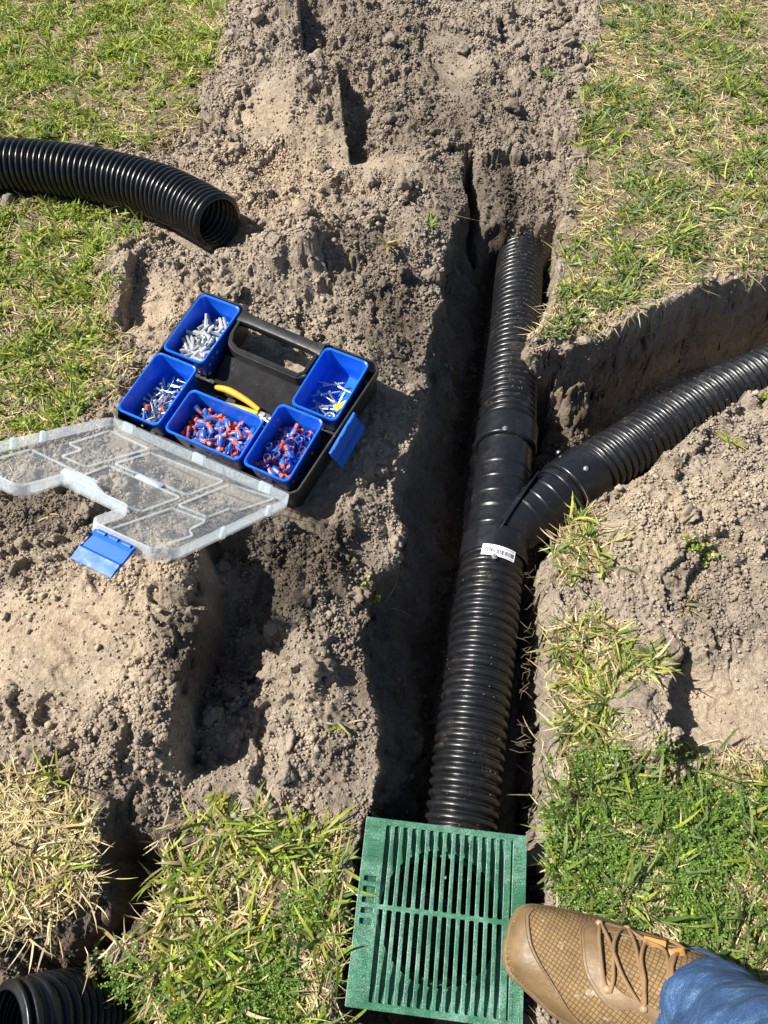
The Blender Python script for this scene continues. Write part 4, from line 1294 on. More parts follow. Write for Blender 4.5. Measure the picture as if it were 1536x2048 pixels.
M['hookm'] = plastic('tan painted metal', (.36, .23, .13), .3, .2, .1)

pe = empty('person', tuple(FP(400, 0, SOLE)), 'foot in a worn tan boot and blue jeans with its toe on the green grate', 'person')
# upper
NP_ = 44; secs = []; uvs = []
for s in list(np.concatenate([[0.2, 1.5, 4, 8, 14, 22, 32], np.arange(42, 500, 10), [496, 499.5]])):
    U = np.interp(s, ts, tU); L = np.interp(s, ts, tL); c = (U+L)/2; hf = (U-L)/2
    ph = np.linspace(0, PI, NP_); ww = c-hf*np.cos(ph)*.999
    z = FZt(s, ww); z[0] = z[-1] = SOLE+.010
    secs.append(np.array([FP(s, a, b_) for a, b_ in zip(ww, z)])); uvs.append(np.stack([np.full(NP_, s), ww], 1))
b = MB(); b.loft(secs, close=False)
V_ = np.concatenate(b.V)
upper = mesh_np('boot', V_, [np.concatenate(b.F4)], M['bootfab'], pe, True, uv=np.concatenate(uvs))
upper['label'] = 'worn tan lace-up work boot'
# sole
b = MB(); rr_ = []
S_ = np.concatenate([ts, ts[::-1]]); Wd = np.concatenate([tU, tL[::-1]])
ol = round_poly(np.stack([S_, Wd], 1), 6, 2)
for inf, z in ((-8, 0), (1, .0015), (3, .006), (3.5, .012), (1.5, .0145), (2.8, .016), (2.8, .0225), (-1, .026), (-6, .027)):
    q_ = offset_poly(ol, -inf); rr_.append([FP(x, y, SOLE+z) for x, y in q_])
b.loft(rr_, cap0=True, cap1=True)
b.build('sole', M['sole'], upper)
def strip(name, A, Bc, off, m, n_=40, kk=8, edge=.0012, smoothp=True):
    A = np.array(A, float); Bc = np.array(Bc, float)
    def dens(P):
        c_, _ = catmull(np.c_[P, np.zeros(len(P))], np.linalg.norm(np.diff(P, axis=0), axis=1).sum()/n_); t = np.linspace(0, 1, n_); i_ = np.linspace(0, 1, len(c_))
        return np.stack([np.interp(t, i_, c_[:, 0]), np.interp(t, i_, c_[:, 1])], 1)
    a, c_ = dens(A), dens(Bc)
    rows = []; uvx = []
    for j in range(kk+1):
        t = j/kk; p = a*(1-t)+c_*t
        o_ = off if 0 < j < kk else off
        rows.append([FP(x, y, FZt(x, y)+o_) for x, y in p]); uvx.append(p)
    rows = [[q_-np.array([0, 0, off+edge]) for q_ in rows[0]]]+rows+[[q_-np.array([0, 0, off+edge]) for q_ in rows[-1]]]
    b = MB(); b.loft([[r[i] for r in rows] for i in range(n_)], close=False)
    o = b.build(name, m, upper); return a, c_
def seam(name, P, off, r, m, dash=False):
    pts = [FP(x, y, FZt(x, y)+off) for x, y in P]
    b = MB(); b.tube(pts, r, 5); return b
def O(i, f=.985):
    pass
outl = [(30, 87), (14, 77), (5, 62), (.6, 40), (.4, 8), (3, -20), (12, -40), (32, -54.5), (70, -68), (116, -86), (170, -97.5), (200, -101)]
inl = [(34, 76), (26, 62), (28, 46), (33, 30), (40, 12), (52, -5), (66, -20), (88, -38), (108, -54), (134, -74), (168, -90), (202, -98)]
a1, c1 = strip('toe_cap', outl, inl, .0016, M['leather'])
b = MB()
for dd, rr2 in ((0, .0011), (7, .0008)):
    P = c1-np.array([dd, 0])*np.linspace(1, .3, len(c1))[:, None]
    b.tube([FP(x, y, FZt(x, y)+.0019) for x, y in P], rr2, 6)
b.build('toe_seam', M['sole'], upper)
eo = [Z4(*p) for p in [(1180, 400), (1110, 372), (1000, 325), (850, 288), (700, 240), (600, 212), (492, 240), (466, 340), (460, 460), (500, 560), (560, 630), (660, 642), (720, 690), (830, 735), (900, 780)]]
ei = [Z4(*p) for p in [(1170, 430), (1070, 402), (960, 372), (840, 342), (740, 305), (640, 275), (578, 292), (562, 340), (553, 430), (565, 490), (620, 560), (690, 600), (760, 650), (840, 695), (910, 740)]]
a2, c2 = strip('eyestay', eo, ei, .0024, M['leather'], 60)
b = MB(); b.tube([FP(x, y, FZt(x, y)+.0027) for x, y in a2*.97+c2*.03], .0008, 5); b.tube([FP(x, y, FZt(x, y)+.0027) for x, y in a2*.80+c2*.20], .0005, 5); b.tube([FP(x, y, FZt(x, y)+.0027) for x, y in c2*.97+a2*.03], .0009, 5)
b.build('stay_seam', M['sole'], upper)
laces = [[(606, 232), (572, 300), (552, 400), (546, 500), (556, 545)], [(566, 560), (590, 500), (608, 420), (640, 330), (700, 272), (757, 262)], [(760, 268), (742, 350), (724, 430), (718, 520), (712, 600), (704, 636)],
         [(694, 628), (660, 560), (632, 480), (622, 400), (618, 320), (612, 236)], [(700, 620), (725, 520), (740, 420), (790, 350), (840, 348)], [(930, 400), (870, 432), (832, 500), (815, 580), (822, 660)], [(757, 262), (810, 330), (868, 380), (850, 450), (828, 560), (790, 640), (770, 650)],
         [(880, 350), (930, 330), (965, 340), (985, 380)], [(905, 415), (860, 470), (842, 560), (850, 640)]]
for P in laces:
    c_, _ = catmull([(*Z4(*p), 0) for p in P], 4)
    hump = .0035+.0035*np.sin(np.linspace(0, PI, len(c_)))
    b = MB(); b.tube([FP(x, y, FZt(x, y)+h) for (x, y, _z), h in zip(c_, hump)], .0023, 8)
    b.build('lace', M['lace'], upper)
for p in [(607, 228), (757, 262), (557, 545), (704, 636)]:
    x, y = Z4(*p); b = MB(); q_ = FP(x, y, FZt(x, y)); b.tube([q_+np.array([0, 0, z]) for z in (.001, .003, .0055, .0068, .0072)], [.0048, .0042, .0040, .0028, .001], 12)
    b.build('lace_hook', M['hookm'], upper)
for (p1, p2) in [((800, 330), (895, 365)), ((885, 405), (965, 400))]:
    x, y = Z4(*p1); x2, y2 = Z4(*p2)
    A_ = FP(x, y, FZt(x, y)+.004); B_ = FP(x2, y2, FZt(x2, y2)+.004); e_ = (B_-A_)/np.linalg.norm(B_-A_); f_ = np.cross([0, 0, 1], e_); f_ /= np.linalg.norm(f_)
    b = MB(); b.box((A_+B_)/2, e_, f_, np.cross(e_, f_), np.linalg.norm(B_-A_)/2, .0055, .0014); b.build('lace_loop', M['tab'], upper)

def denim():
    m, n, b = mat('faded blue denim')
    P = pos(n); at = nd(n, 'ShaderNodeVertexColor', layer_name='col')
    mp = nd(n, 'ShaderNodeMapping'); mp.inputs['Scale'].default_value = (.5, .5, 1.6); n.links.new(P, mp.inputs['Vector'])
    a = noise(n, 60, 5, .65, mp.outputs[0]); c_ = noise(n, 800, 2, .7, P); e_ = noise(n, 14, 3, .6, P)
    r = ramp(n, a.outputs[0], [(.32, (.012, .036, .10)), (.55, (.026, .070, .165)), (.76, (.10, .18, .30))])
    r2 = ramp(n, c_.outputs[0], [(.35, (.55, .57, .62)), (.65, (1.6, 1.55, 1.45))]); r3 = ramp(n, e_.outputs[0], [(.3, (.8, .8, .8)), (.7, (1.2, 1.2, 1.2))])
    o = mix(n, 1, r.outputs[0], r2.outputs[0], 'MULTIPLY'); o = mix(n, 1, o, r3.outputs[0], 'MULTIPLY'); 
    sx = nd(n, 'ShaderNodeSeparateColor'); n.links.new(at.outputs[0], sx.inputs[0])
    o = mix(n, sx.outputs[0], o, (.22, .32, .45))
    n.links.new(o, b.inputs['Base Color']); b.inputs['Roughness'].default_value = .85
    n1 = bump(n, None, a.outputs[0], .003, .7); bump(n, b, c_.outputs[0], .0008, .8, n1)
    return m
M['denim'] = denim()
K_ = 96; th_ = np.arange(K_)/K_*2*PI
hemc = G(1423, 2042, .115)[:2]
def legc(t):
    return np.array([hemc[0]+.17*t**1.1*.25+.02*t, hemc[1]-.40*t, t])
rings = []; cols_ = []
tt = np.concatenate([[0, .002, .005, .011, .013], np.linspace(.018, .58, 90)])
for t in tt:
    cx, cy, _ = legc(t); r0 = .0775+.012*t/.2*min(1, t/.2) if t < .2 else .0895+.03*(t-.2)
    r = r0*(1+.015*np.sin(3*th_+1))
    fold = .0045*np.sin(2*th_+38*t+1.2*np.sin(th_*1+t*9))+.004*np.sin(62*t+3*th_+2.0*np.sin(2*th_))+.003*np.sin(95*t-2*th_+1.5*np.sin(3*th_+t*20))+.002*np.sin(5*th_+t*140)
    r = r+fold*np.clip(t/.03, .2, 1)
    if t < .012: r = r+.0014
    front = np.cos(th_-PI+.35)          # towards the toe
    z = .098+t+.030*np.maximum(front, -.3)*max(0, 1-t/.25)-.006*np.cos(2*th_)
    rings.append(np.stack([cx+r*np.cos(th_), cy+r*np.sin(th_)*.97, z], 1))
    e_ = .55 if t < .003 else (.30 if .010 < t < .014 else .0)
    cols_.append(np.full((K_, 3), e_))
inner = [r_ for r_ in rings[:12]][::-1]
inn = [ (q_-np.array([legc(t)[0], legc(t)[1], 0])*[1, 1, 0])*[.965, .965, 1]+np.array([legc(t)[0], legc(t)[1], 0])*[1, 1, 0] for q_, t in zip(rings[:40:6], tt[:40:6])][::-1]
b = MB(); b.loft(inn+rings, cap1=True)
cc = np.concatenate([np.full((K_*len(inn), 3), .0)]+cols_+[np.zeros((1, 3))])
b.build('jeans_leg', M['denim'], pe, cols=cc)['label'] = 'faded blue jeans leg'

# ------------------------------------------------------------------ grass and weeds
def vis_pts(r_, n, xr=1.45):
    xs = r_.uniform(-xr, xr, n*3); ys = r_.uniform(-.12, 2.9, n*3)
    ok = np.abs(xs) < .60+.37*np.maximum(ys, 0)
    return xs[ok][:n], ys[ok][:n]
FOOTS = np.array([W0+(s*wa+w_*wb)*KP for s, w_ in [(-6, 0), (-6, 60), (30, 98), (200, 122), (500, 115), (500, -85), (200, -110), (60, -75)]])
occ = np.zeros_like(X)
occ = np.maximum(occ, sstep(-.004, .004, poly_sd(X, Y, FOOTS)))
occ = np.maximum(occ, sstep(-.015, .0, ins))
occ = np.maximum(occ, sstep(-.004, .0, poly_sd(X, Y, np.array([gl(x, y)[:2] for x, y in ((-.118, -.118), (.118, -.118), (.118, .118), (-.118, .118))]))))
occ = np.maximum(occ, sstep(.0, .012, s1))
cp, _ = catmull([G(438, 446, .072), G(330, 388, .062), G(160, 346, .058), G(-80, 328, .06), G(-500, 330, .06)], .05)
dp_, _, _ = line_sd(X, Y, cp[:, :2]); occ = np.maximum(occ, sstep(.062, .050, dp_))
def ribbon_mesh(name, x, y, z, length, width, head, lean, curl, col3, m, seg=4, label='', cat='grass', stuff=True, parent=None, nrm=None, twist=None):
    n = len(x); r_ = np.random.default_rng(len(x))
    t = np.linspace(0, 1, seg+1)
    hx, hy = np.cos(head), np.sin(head)
    ang = lean[:, None]+curl[:, None]*t[None]         # elevation angle along the blade
    ds = (length/seg)[:, None]
    hor = np.concatenate([np.zeros((n, 1)), np.cumsum(np.cos(ang[:, :-1])*ds, 1)], 1)
    ver = np.concatenate([np.zeros((n, 1)), np.cumsum(np.sin(ang[:, :-1])*ds, 1)], 1)
    side = r_.normal(0, .25, n)[:, None]*hor*t[None]
    px = x[:, None]+hx[:, None]*hor-hy[:, None]*side; py = y[:, None]+hy[:, None]*hor+hx[:, None]*side
    pz = z[:, None]+ver
    if stuff: pz = np.maximum(pz, hz(px, py)+.0015+r_.uniform(0, .004, n)[:, None])
    wv = width[:, None]*np.sin(PI*np.clip(t*.88+.12, 0, 1))[None]**.8*.5
    tw = (r_.normal(0, .5, n) if twist is None else twist)[:, None]
    cw, sw = np.cos(tw), np.sin(tw)
    V = np.empty((n, 2*(seg+1), 3))
    for k_, s_ in ((0, -1), (1, 1)):
        V[:, k_::2, 0] = px-hy[:, None]*wv*s_*cw; V[:, k_::2, 1] = py+hx[:, None]*wv*s_*cw; V[:, k_::2, 2] = pz+wv*s_*sw
    base = (np.arange(n)*2*(seg+1))[:, None]
    q = np.concatenate([base+np.array([2*i, 2*i+1, 2*i+3, 2*i+2]) for i in range(seg)])
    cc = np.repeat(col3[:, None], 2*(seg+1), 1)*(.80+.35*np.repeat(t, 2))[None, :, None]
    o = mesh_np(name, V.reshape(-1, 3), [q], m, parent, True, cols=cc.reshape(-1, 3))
    return o
def pick(r_, n, pal, var=.2):
    pal = np.array(pal); c_ = pal[r_.integers(0, len(pal), n)]
    return c_*r_.uniform(1-var, 1+var, n)[:, None]*r_.normal(1, .05, (n, 3))
LIME = [(.27, .35, .045), (.36, .41, .055), (.22, .30, .04), (.42, .44, .08)]
GREEN = [(.11, .175, .045), (.145, .21, .055), (.085, .14, .04), (.20, .26, .08), (.18, .215, .085)]
STRAW = [(.48, .39, .21), (.56, .46, .26), (.38, .30, .15), (.62, .53, .33), (.28, .21, .11)]
GREYG = [(.20, .24, .13), (.26, .29, .18), (.16, .21, .10)]
def cellmask(keys, extra=0.0, noise_f=9, thr=-.1, seed=70):
    a = np.zeros_like(X)
    for k_ in keys: a = np.maximum(a, sstep(-.01-extra, .02, poly_sd(X, Y, WG[k_])+edge*.6))
    return a*(sstep(thr-.25, thr+.25, fbm(X, Y, noise_f, 4, .6, seed)))*(1-occ)
def lawn(name, n, mask, pal, L_, W_, lean, curl, m, seed, label, seg=4, cat='grass'):
    r_ = np.random.default_rng(seed); xs, ys = grow_pts(r_, n, mask); n = len(xs)
    if n == 0: return
    # blades grow in tufts: pull some towards shared centres
    k_ = max(1, n//12); cx, cy = xs[:k_], ys[:k_]; idx = r_.integers(0, k_, n); tuft = r_.random(n) < .55
    ox = xs[idx] + r_.normal(0, .006, n); oy = ys[idx]+r_.normal(0, .006, n)
    dist = np.hypot(xs-xs[idx], ys-ys[idx])
    nx_ = np.where(tuft & (idx < k_), ox, xs); ny_ = np.where(tuft, oy, ys)
    hd = r_.uniform(0, 2*PI, n)
    tone = r_.random(k_)[idx]
    c3 = pick(r_, n, pal); c3 = c3*(.8+.4*tone)[:, None]
    ln = L_[0]+(L_[1]-L_[0])*r_.random(n)**1.6
    o = ribbon_mesh(name, nx_, ny_, hz(nx_, ny_)-.001, ln, r_.uniform(*W_, n), hd, r_.uniform(*lean, n), r_.uniform(*curl, n), c3, m, seg, label)
    tag(o, label, cat, kind='stuff')
def leaflets(name, n, mask, pal, seed, label, stems=(5, 9), sl=(.010, .032), lf=(.0022, .0042), m=None, cluster=True, xy=None, stuff=True):
    """low weeds: short branching stems set with small oval leaves"""
    r_ = np.random.default_rng(seed)
    if xy is None:
        xs, ys = grow_pts(r_, n, mask)
    else: xs, ys = xy
    n = len(xs)
    if n == 0: return None
    ns = r_.integers(stems[0], stems[1]+1, n); pi_ = np.repeat(np.arange(n), ns); m_ = len(pi_)
    hd = r_.uniform(0, 2*PI, m_); sl_ = r_.uniform(*sl, m_); el = r_.uniform(.25, 1.3, m_)
    tone = r_.uniform(.8, 1.2, n)[pi_]
    nl = 9
    t = (np.arange(nl)+1)/nl
    px = xs[pi_][:, None]+np.cos(hd)[:, None]*np.cos(el)[:, None]*sl_[:, None]*t; py = ys[pi_][:, None]+np.sin(hd)[:, None]*np.cos(el)[:, None]*sl_[:, None]*t
    zb_ = hz(xs, ys)[pi_]; pz = np.maximum(zb_[:, None]+np.sin(el)[:, None]*sl_[:, None]*t*(1-.25*t), hz(px, py)+.002)
    c0 = np.stack([px, py, pz], -1).reshape(-1, 3)
    N = len(c0); la = np.repeat(hd, nl)+np.tile(np.where(np.arange(nl) % 2, 1.2, -1.2), m_)+r_.normal(0, .4, N)
    le = r_.uniform(-.2, .9, N); ll = r_.uniform(*lf, N)*(1.15-.4*np.tile(t, m_)); lw_ = ll*r_.uniform(.38, .6, N)
    d = np.stack([np.cos(la)*np.cos(le), np.sin(la)*np.cos(le), np.sin(le)], -1); s_ = np.stack([-np.sin(la), np.cos(la), r_.normal(0, .4, N)], -1)
    V = np.stack([c0, c0+d*ll[:, None]*.55+s_*lw_[:, None], c0+d*ll[:, None]*.9+s_*lw_[:, None]*.75, c0+d*ll[:, None]*1.3, c0+d*ll[:, None]*.9-s_*lw_[:, None]*.75, c0+d*ll[:, None]*.55-s_*lw_[:, None]], 1)
    base = (np.arange(N)*6)[:, None]
    F = np.concatenate([base+np.array([0, 1, 2, 3]), base+np.array([0, 3, 4, 5])])
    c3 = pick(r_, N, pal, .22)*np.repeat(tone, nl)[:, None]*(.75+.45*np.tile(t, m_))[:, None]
    # stems
    sw_ = .0005
    a_ = np.stack([xs[pi_], ys[pi_], zb_], -1); e_ = np.stack([px[:, -1], py[:, -1], pz[:, -1]], -1); sd2 = np.stack([-np.sin(hd), np.cos(hd), 0*hd], -1)*sw_
    V2 = np.stack([a_-sd2, a_+sd2, e_+sd2, e_-sd2], 1); F2 = (np.arange(m_)*4)[:, None]+np.array([0, 1, 2, 3])+N*6
    c2 = np.repeat(np.array([[.14, .20, .05]]), m_*4, 0)
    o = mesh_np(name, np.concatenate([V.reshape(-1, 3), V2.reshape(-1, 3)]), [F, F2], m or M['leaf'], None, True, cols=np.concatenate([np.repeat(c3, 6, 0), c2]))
    if stuff: tag(o, label, 'weeds', kind='stuff')
    return o

near = 1/(1+np.maximum(Y, 0)*.25)
patch = .07+.93*sstep(-.06, .22, fbm(X, Y, 11, 4, .6, 97))
m_left = cellmask('ab', .01, 8, -.25, 71); m_right = cellmask('e', .01, 7, -.35, 72); m_near = cellmask('dh', .015, 10, -.25, 73); m_c = cellmask('c', .01, 9, -.3, 74)
thin = 1-.75*np.exp(-((X-G(330, 0, 0)[0]*0-G(300, 200)[0])/.25)**2-((Y-G(300, 230)[1])/.3)**2)
m_left = m_left*thin
lawn('lawn_straw', 39000, cellmask('abe', .02, 9, -.3, 75)*(.55+.45*thin), STRAW, (.018, .065), (.0014, .0034), (-.1, .45), (-.5, .3), M['straw'], 81, 'dry straw lying through the lawn beyond the trench', 3)
lawn('lawn_straw', 13500, cellmask('ccgfhd', .015, 9, -.3, 76)*np.maximum(cellmask('cgf', .015, 8, -.8, 77), .45), STRAW, (.012, .055), (.0012, .0032), (-.1, .5), (-.6, .3), M['straw'], 82, 'dry straw on the near turf edges', 4)
lawn('lawn_grass', 20500, m_left*patch, LIME+LIME+GREEN, (.018, .070), (.0022, .0062), (.1, 1.2), (-1.5, .1), M['leaf'], 83, 'bright green grass on the left lawn')
lawn('lawn_grass', 12500, m_right*patch*(.2+.8*sstep(-.2, .3, fbm(X, Y, 5, 3, .5, 90))), GREEN+LIME+GREYG, (.018, .075), (.0020, .0058), (.05, 1.0), (-1.4, .1), M['leaf'], 84, 'patchy green grass on the right lawn')
lawn('lawn_grass', 2200, cellmask('d', .015, 10, -.1, 73)*(.15+.85*patch), LIME+LIME+GREEN+STRAW[:2], (.02, .07), (.0020, .0054), (.2, 1.2), (-1.7, .0), M['leaf'], 85, 'coarse yellow green grass blades left of the grate', 6)
lawn('lawn_grass', 3100, cellmask('h', .015, 10, -.2, 73)*(.15+.85*patch), GREEN+GREEN+LIME[:2], (.02, .08), (.0020, .0056), (.2, 1.2), (-1.7, .0), M['leaf'], 98, 'coarse green grass blades right of the grate', 6)
lawn('lawn_grass', 260, cellmask('c', .0, 9, -.1, 88), LIME+STRAW[:2], (.02, .065), (.002, .005), (.2, 1.1), (-1.6, .0), M['leaf'], 89, 'few green blades in the straw of the near left turf piece', 6)
lawn('lawn_grass', 700, cellmask('g', .0, 10, -.1, 78), LIME+GREEN+STRAW[:2], (.02, .065), (.002, .005), (.2, 1.1), (-1.6, .0), M['leaf'], 86, 'yellowing grass on the small turf pieces', 6)
lawn('lawn_grass', 80, cellmask('f', .0, 10, -.8, 79), LIME+GREEN, (.02, .07), (.003, .006), (.3, 1.2), (-1.4, .0), M['leaf'], 87, 'grass tuft hanging over the trench junction', 6)
wl = sstep(.0, .35, fbm(X, Y, 6, 3, .5, 91)-(X+1.0)*.35)
leaflets('ground_weeds', 4200, m_left*wl, LIME+GREEN[:2], 92, 'tiny leaved green weeds spread through the left lawn', (3, 6), (.010, .028), (.003, .0062))
leaflets('ground_weeds', 700, m_right*sstep(.1, .4, fbm(X, Y, 6, 3, .5, 93)), GREEN+GREYG, 94, 'small weeds in the right lawn', (3, 6), (.010, .026), (.003, .0065))
wc_ = G(1270, 1700)
mm = m_near*np.maximum(np.exp(-((X-wc_[0])/.16)**2-((Y-wc_[1])/.11)**2), .8*np.exp(-((X-G(430, 1990)[0])/.2)**2-((Y-G(280, 1950)[1])/.1)**2)*(X < 0)*sstep(.0, .3, fbm(X, Y, 8, 3, .5, 95)))
leaflets('ground_weeds', 600, mm*(.1+.9*sstep(-.1, .15, fbm(X, Y, 16, 4, .6, 99))), [(.14, .24, .045), (.20, .30, .055), (.10, .19, .035)], 96, 'dense feathery green weed beside the boot', (5, 9), (.014, .040), (.0020, .0042))

def plant(u, v, label, kind='blades', n=12, L_=(.02, .05), pal=LIME, z=0, W_=(.002, .004), seed=0, cat='grass tuft', name='grass_tuft', lean=(.3, 1.3)):
    p = G(u, v, 0); zz = float(hz(p[0], p[1]))
    for _ in range(4): p = G(u, v, zz); zz = float(hz(p[0], p[1]))
    r_ = np.random.default_rng(seed+int(u*7+v))
    if kind == 'blades':
        x = p[0]+r_.normal(0, .004, n); y = p[1]+r_.normal(0, .004, n)
        o = ribbon_mesh(name, x, y, hz(x, y)-.001, r_.uniform(*L_, n), r_.uniform(*W_, n), r_.uniform(0, 2*PI, n), r_.uniform(*lean, n), r_.uniform(-1.6, -.1, n), pick(r_, n, pal), M['leaf'], 6, stuff=False)
    else:
        k_ = max(1, n//6); o = leaflets(name, 0, None, pal, seed+int(u), '', (5, 8), L_, W_, xy=(p[0]+r_.normal(0, .006, k_), p[1]+r_.normal(0, .006, k_)), stuff=False)
    tag(o, label, cat)
    return o
for a in [
 (1095, 160, 'small leafy weed sprouting from the bare soil near the top of the trench', 'leaf', 24, (.03, .055), GREEN, 'small weed', 'weed'),
 (820, 66, 'tiny green sprig alone on the bare soil at the top', 'leaf', 10, (.02, .03), GREEN, 'sprig', 'weed'),
 (1455, 815, 'upright green seedling on the bank in front of the side pipe', 'leaf', 14, (.025, .045), GREEN, 'seedling', 'weed'),
 (1532, 795, 'pale green seedling on the bank at the right edge above the side pipe', 'leaf', 10, (.02, .03), LIME, 'seedling', 'weed'),
 (745, 1183, 'small green seedling on the left trench lip beside the wye collar', 'leaf', 8, (.015, .025), LIME, 'seedling', 'weed'),
 (1395, 1090, 'green sprig growing on the bare soil right of the fitting', 'leaf', 20, (.02, .04), LIME+GREEN, 'sprig', 'weed'),
 (445, 1610, 'yellowish weed alone on the sand above the near grass patch', 'leaf', 14, (.015, .03), [(.30, .27, .06), (.26, .28, .07)], 'weed', 'weed'),
 (1105, 470, 'dark leafy weed on the right trench wall by the buried pipe end', 'leaf', 18, (.02, .035), GREEN[:3], 'weed', 'weed')]:
    plant(a[0], a[1], a[2], a[3], a[4], a[5], a[6], cat=a[7], name='weed_sprig', W_=(.004, .008))
for a in [
 (860, 455, 'yellow green grass tuft on the left lip of the trench near the buried end', 16, (.02, .055), LIME+STRAW[:2]),
 (775, 490, 'ragged grass tuft on the dark side of the spoil heap', 22, (.02, .06), GREEN+STRAW[:3]),
 (1460, 885, 'low yellow grass tuft on the soil between the side pipe and the right edge', 14, (.02, .05), LIME+STRAW[:2]),
 (1145, 1015, 'broad bladed grass shoot hanging over the branch of the fitting', 9, (.04, .075), GREEN[1:]),
 (1370, 1215, 'mixed green and straw tuft left of the clod on the right bank', 14, (.02, .05), GREEN+STRAW),
 (752, 1375, 'pale grass shoot on the left trench lip halfway down', 6, (.02, .035), GREEN+LIME),
 (770, 1210, 'single dry blade leaning over the trench lip', 3, (.03, .05), STRAW),
 (700, 600-170, 'thin tuft on the ridge of the spoil heap', 7, (.015, .035), GREEN+STRAW),
 (120, 1560, 'upright grass tuft on the near left turf piece', 12, (.03, .065), LIME),
 (130, 1740, 'bright green tuft standing out of the straw on the near left turf', 10, (.03, .06), LIME),
 (100, 1030, 'dry straw tuft on the dark soil below the clear lid', 14, (.02, .05), STRAW),
 (680, 1450, 'thin dry tuft on the crumbly heap left of the trench', 7, (.02, .04), STRAW+LIME),
 (1480, 400, 'yellow grass tuft on the right lawn', 22, (.03, .07), [(.42, .42, .05), (.34, .38, .05)]),
 (1210, 215, 'bright yellow green tuft at the left edge of the right lawn', 20, (.025, .055), LIME),
 (650, 800-70, 'small tuft just above the case handle', 5, (.012, .025), GREEN),
 (1110, 660, 'broad leaved shoot at the turf corner above the trench fork', 8, (.03, .055), GREEN),
 (1090, 720, 'light green shoot hanging from the turf corner', 6, (.015, .03), LIME)]:
    plant(a[0], a[1], a[2], 'blades', a[3], a[4], a[5], W_=(.002, .0048))

# roots poking out of the trench walls
def root(name, P, r, label, colr=(.32, .25, .17)):
    c_, _ = catmull([G(*p) for p in P], .004); r_ = np.random.default_rng(len(c_)); c_ = c_+r_.normal(0, .0006, c_.shape)
    b = MB(); b.tube(c_, np.linspace(r, r*.4, len(c_)), 5)
    n = sum(len(q_) for q_ in b.V); o = b.build(name, M['straw'], cols=np.full((n, 3), 1.0)*np.array(colr)); tag(o, label, 'root')
root('root', [(840, 412, .02), (890, 425, .015), (940, 438, .0), (985, 448, -.04)], .0012, 'long thin root across the head of the trench')
b = MB(); r_ = np.random.default_rng(12)
for i in range(46):
    v = r_.choice([1150, 1200, 1260, 1290, 1330, 1380, 1480])+r_.normal(0, 14); u = 1066-(v-1130)*.05+r_.uniform(-4, 8); z = r_.uniform(-.09, -.03)
    p = G(u, v, z); L_ = r_.uniform(.008, .025); d = r_.normal(size=3); d[0] = -abs(d[0])-.5; d /= np.linalg.norm(d)
    b.tube([p-d*.006, p+d*L_*.5+r_.normal(0, .002, 3), p+d*L_+r_.normal(0, .004, 3)], [.0005, .0004, .0002], 4)
n = sum(len(q_) for q_ in b.V); tag(b.build('root_hairs', M['straw'], cols=np.full((n, 3), 1.0)*np.array([.25, .2, .14]), auto=False), 'fine root hairs sticking out of the right trench wall', 'roots', kind='stuff')

# separate clods
def clod(u, v, r, label, seed, fl=.75, tone=1.0):
    p = G(u, v, 0); zz = float(hz(p[0], p[1]))
    for _ in range(3): p = G(u, v, zz); zz = float(hz(p[0], p[1]))
    v_, f_ = ico(4, seed); nrm_ = v_/np.linalg.norm(v_, axis=1)[:, None]
    a = nrm_*3+seed
    k_ = 1+.16*perlin(a[:, 0]*1.3+a[:, 2], a[:, 1]*1.3)+.12*perlin(a[:, 0]*3+5, a[:, 1]*3+a[:, 2]*2)+.07*perlin(a[:, 0]*7, a[:, 1]*7+a[:, 2]*6)
    P = v_*k_[:, None]*r*[1.1, .85, fl]+[p[0], p[1], zz+r*fl*.35]
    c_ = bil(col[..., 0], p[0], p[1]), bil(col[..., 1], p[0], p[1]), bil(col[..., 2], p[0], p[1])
    o = mesh_np('soil_clod', P, [f_], M['soil'], None, True, cols=np.repeat(np.array([c_])*tone, len(P), 0)); tag(o, label, 'clod', 'larger clods of soil')
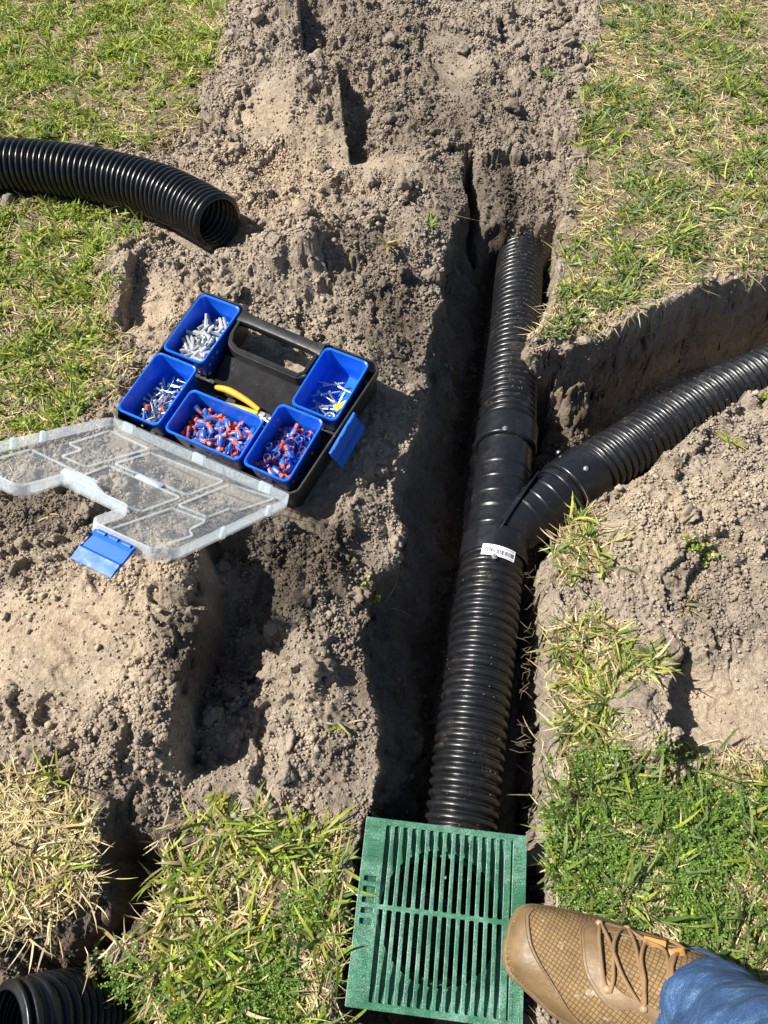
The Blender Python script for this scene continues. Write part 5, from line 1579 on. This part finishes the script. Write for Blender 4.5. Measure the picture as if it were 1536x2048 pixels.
for a in [(652, 345, .019, 'dark rounded clod on the sand behind the spoil ridge', 11, .8, .55), (765, 950, .012, 'clod on the slope between the case and the trench', 12, .8, 1), (700, 1060, .014, 'knobbly clod right of the case shadow', 13, .8, 1.1),
          (715, 1190, .016, 'pale clod near the left trench lip', 14, .8, 1.2), (635, 1345, .020, 'upright clod on the crumbly heap left of the trench', 15, 1.1, 1.0), (1130, 800, .020, 'loose clod in the fork between the two pipes', 16, .7, 1.3),
          (1095, 835, .012, 'small clod in the fork beside the upper collar', 17, .7, 1.3), (1270, 1400, .030, 'cracked clod on the right bank', 18, .35, 1.05), (190, 1440, .016, 'grey clod on the lower left heap', 19, .8, 1), (470, 285, .016, 'clod below the smooth scoop at the top', 20, .7, 1.1), (590, 1000, .010, 'small clod right of the case corner', 21, .8, 1.1)]:
    clod(*a)

# soil specks lying on the buried pipes and the grate
def specks(line, ro, n, spread, seed, dens=lambda t: 1.0):
    r_ = np.random.default_rng(seed); c_, s_ = catmull([G(*p) for p in line], .004); T_ = np.gradient(c_, axis=0); T_ /= np.linalg.norm(T_, axis=1)[:, None]
    out = []
    while len(out) < n:
        t = r_.random()
        if r_.random() > dens(t): continue
        i = int(t*(len(c_)-1)); a = r_.normal(0, spread); up = np.array([0, 0, 1.0]); up = up-T_[i]*(up@T_[i]); up /= np.linalg.norm(up); sd_ = np.cross(T_[i], up)
        ph = (s_[i]/.0185) % 1.0; pr = min(1, max(0, 1.25*(.5+.5*math.cos(2*PI*(ph-.5)))))**.6
        r0 = .0003+.0012*r_.random()**3
        out.append((c_[i]+(ro*(1-.145*(1-pr))+r0*.4)*(up*math.cos(a)+sd_*math.sin(a)), r0))
    return out
sp = specks(PIPE_UP[1:-1], RP, 1900, .45, 1, lambda t: 1-.6*t)+specks(PIPE_BR[2:], RP, 900, .35, 2)+specks(PIPE_LO[1:], .0612, 220, .8, 3, lambda t: .3+.7*t**4)
r_ = np.random.default_rng(9)
for _ in range(150):
    x, y = (r_.uniform(-.112, -.092) if r_.random() < .75 else r_.uniform(.098, .113)), r_.uniform(-.113, .113); r0 = .0003+.0013*r_.random()**3; sp.append((gl(x, y, r0*.3), r0))
v_, f_ = ico(1, 3); P_ = np.array([p for p, _ in sp]); Q_ = np.array([q for _, q in sp])
Vp = P_[:, None]+v_[None]*Q_[:, None, None]*r_.uniform(.6, 1.2, (len(sp), 1, 3)); Fp = (f_[None]+(np.arange(len(sp))*len(v_))[:, None, None]).reshape(-1, 3)
tag(mesh_np('soil_specks', Vp.reshape(-1, 3), [Fp], M['crumb'], None, False, cols=np.repeat(np.array([[.24, .20, .155]]), len(sp)*len(v_), 0)), 'specks of soil lying on the buried pipes and the grate', 'soil', kind='stuff')
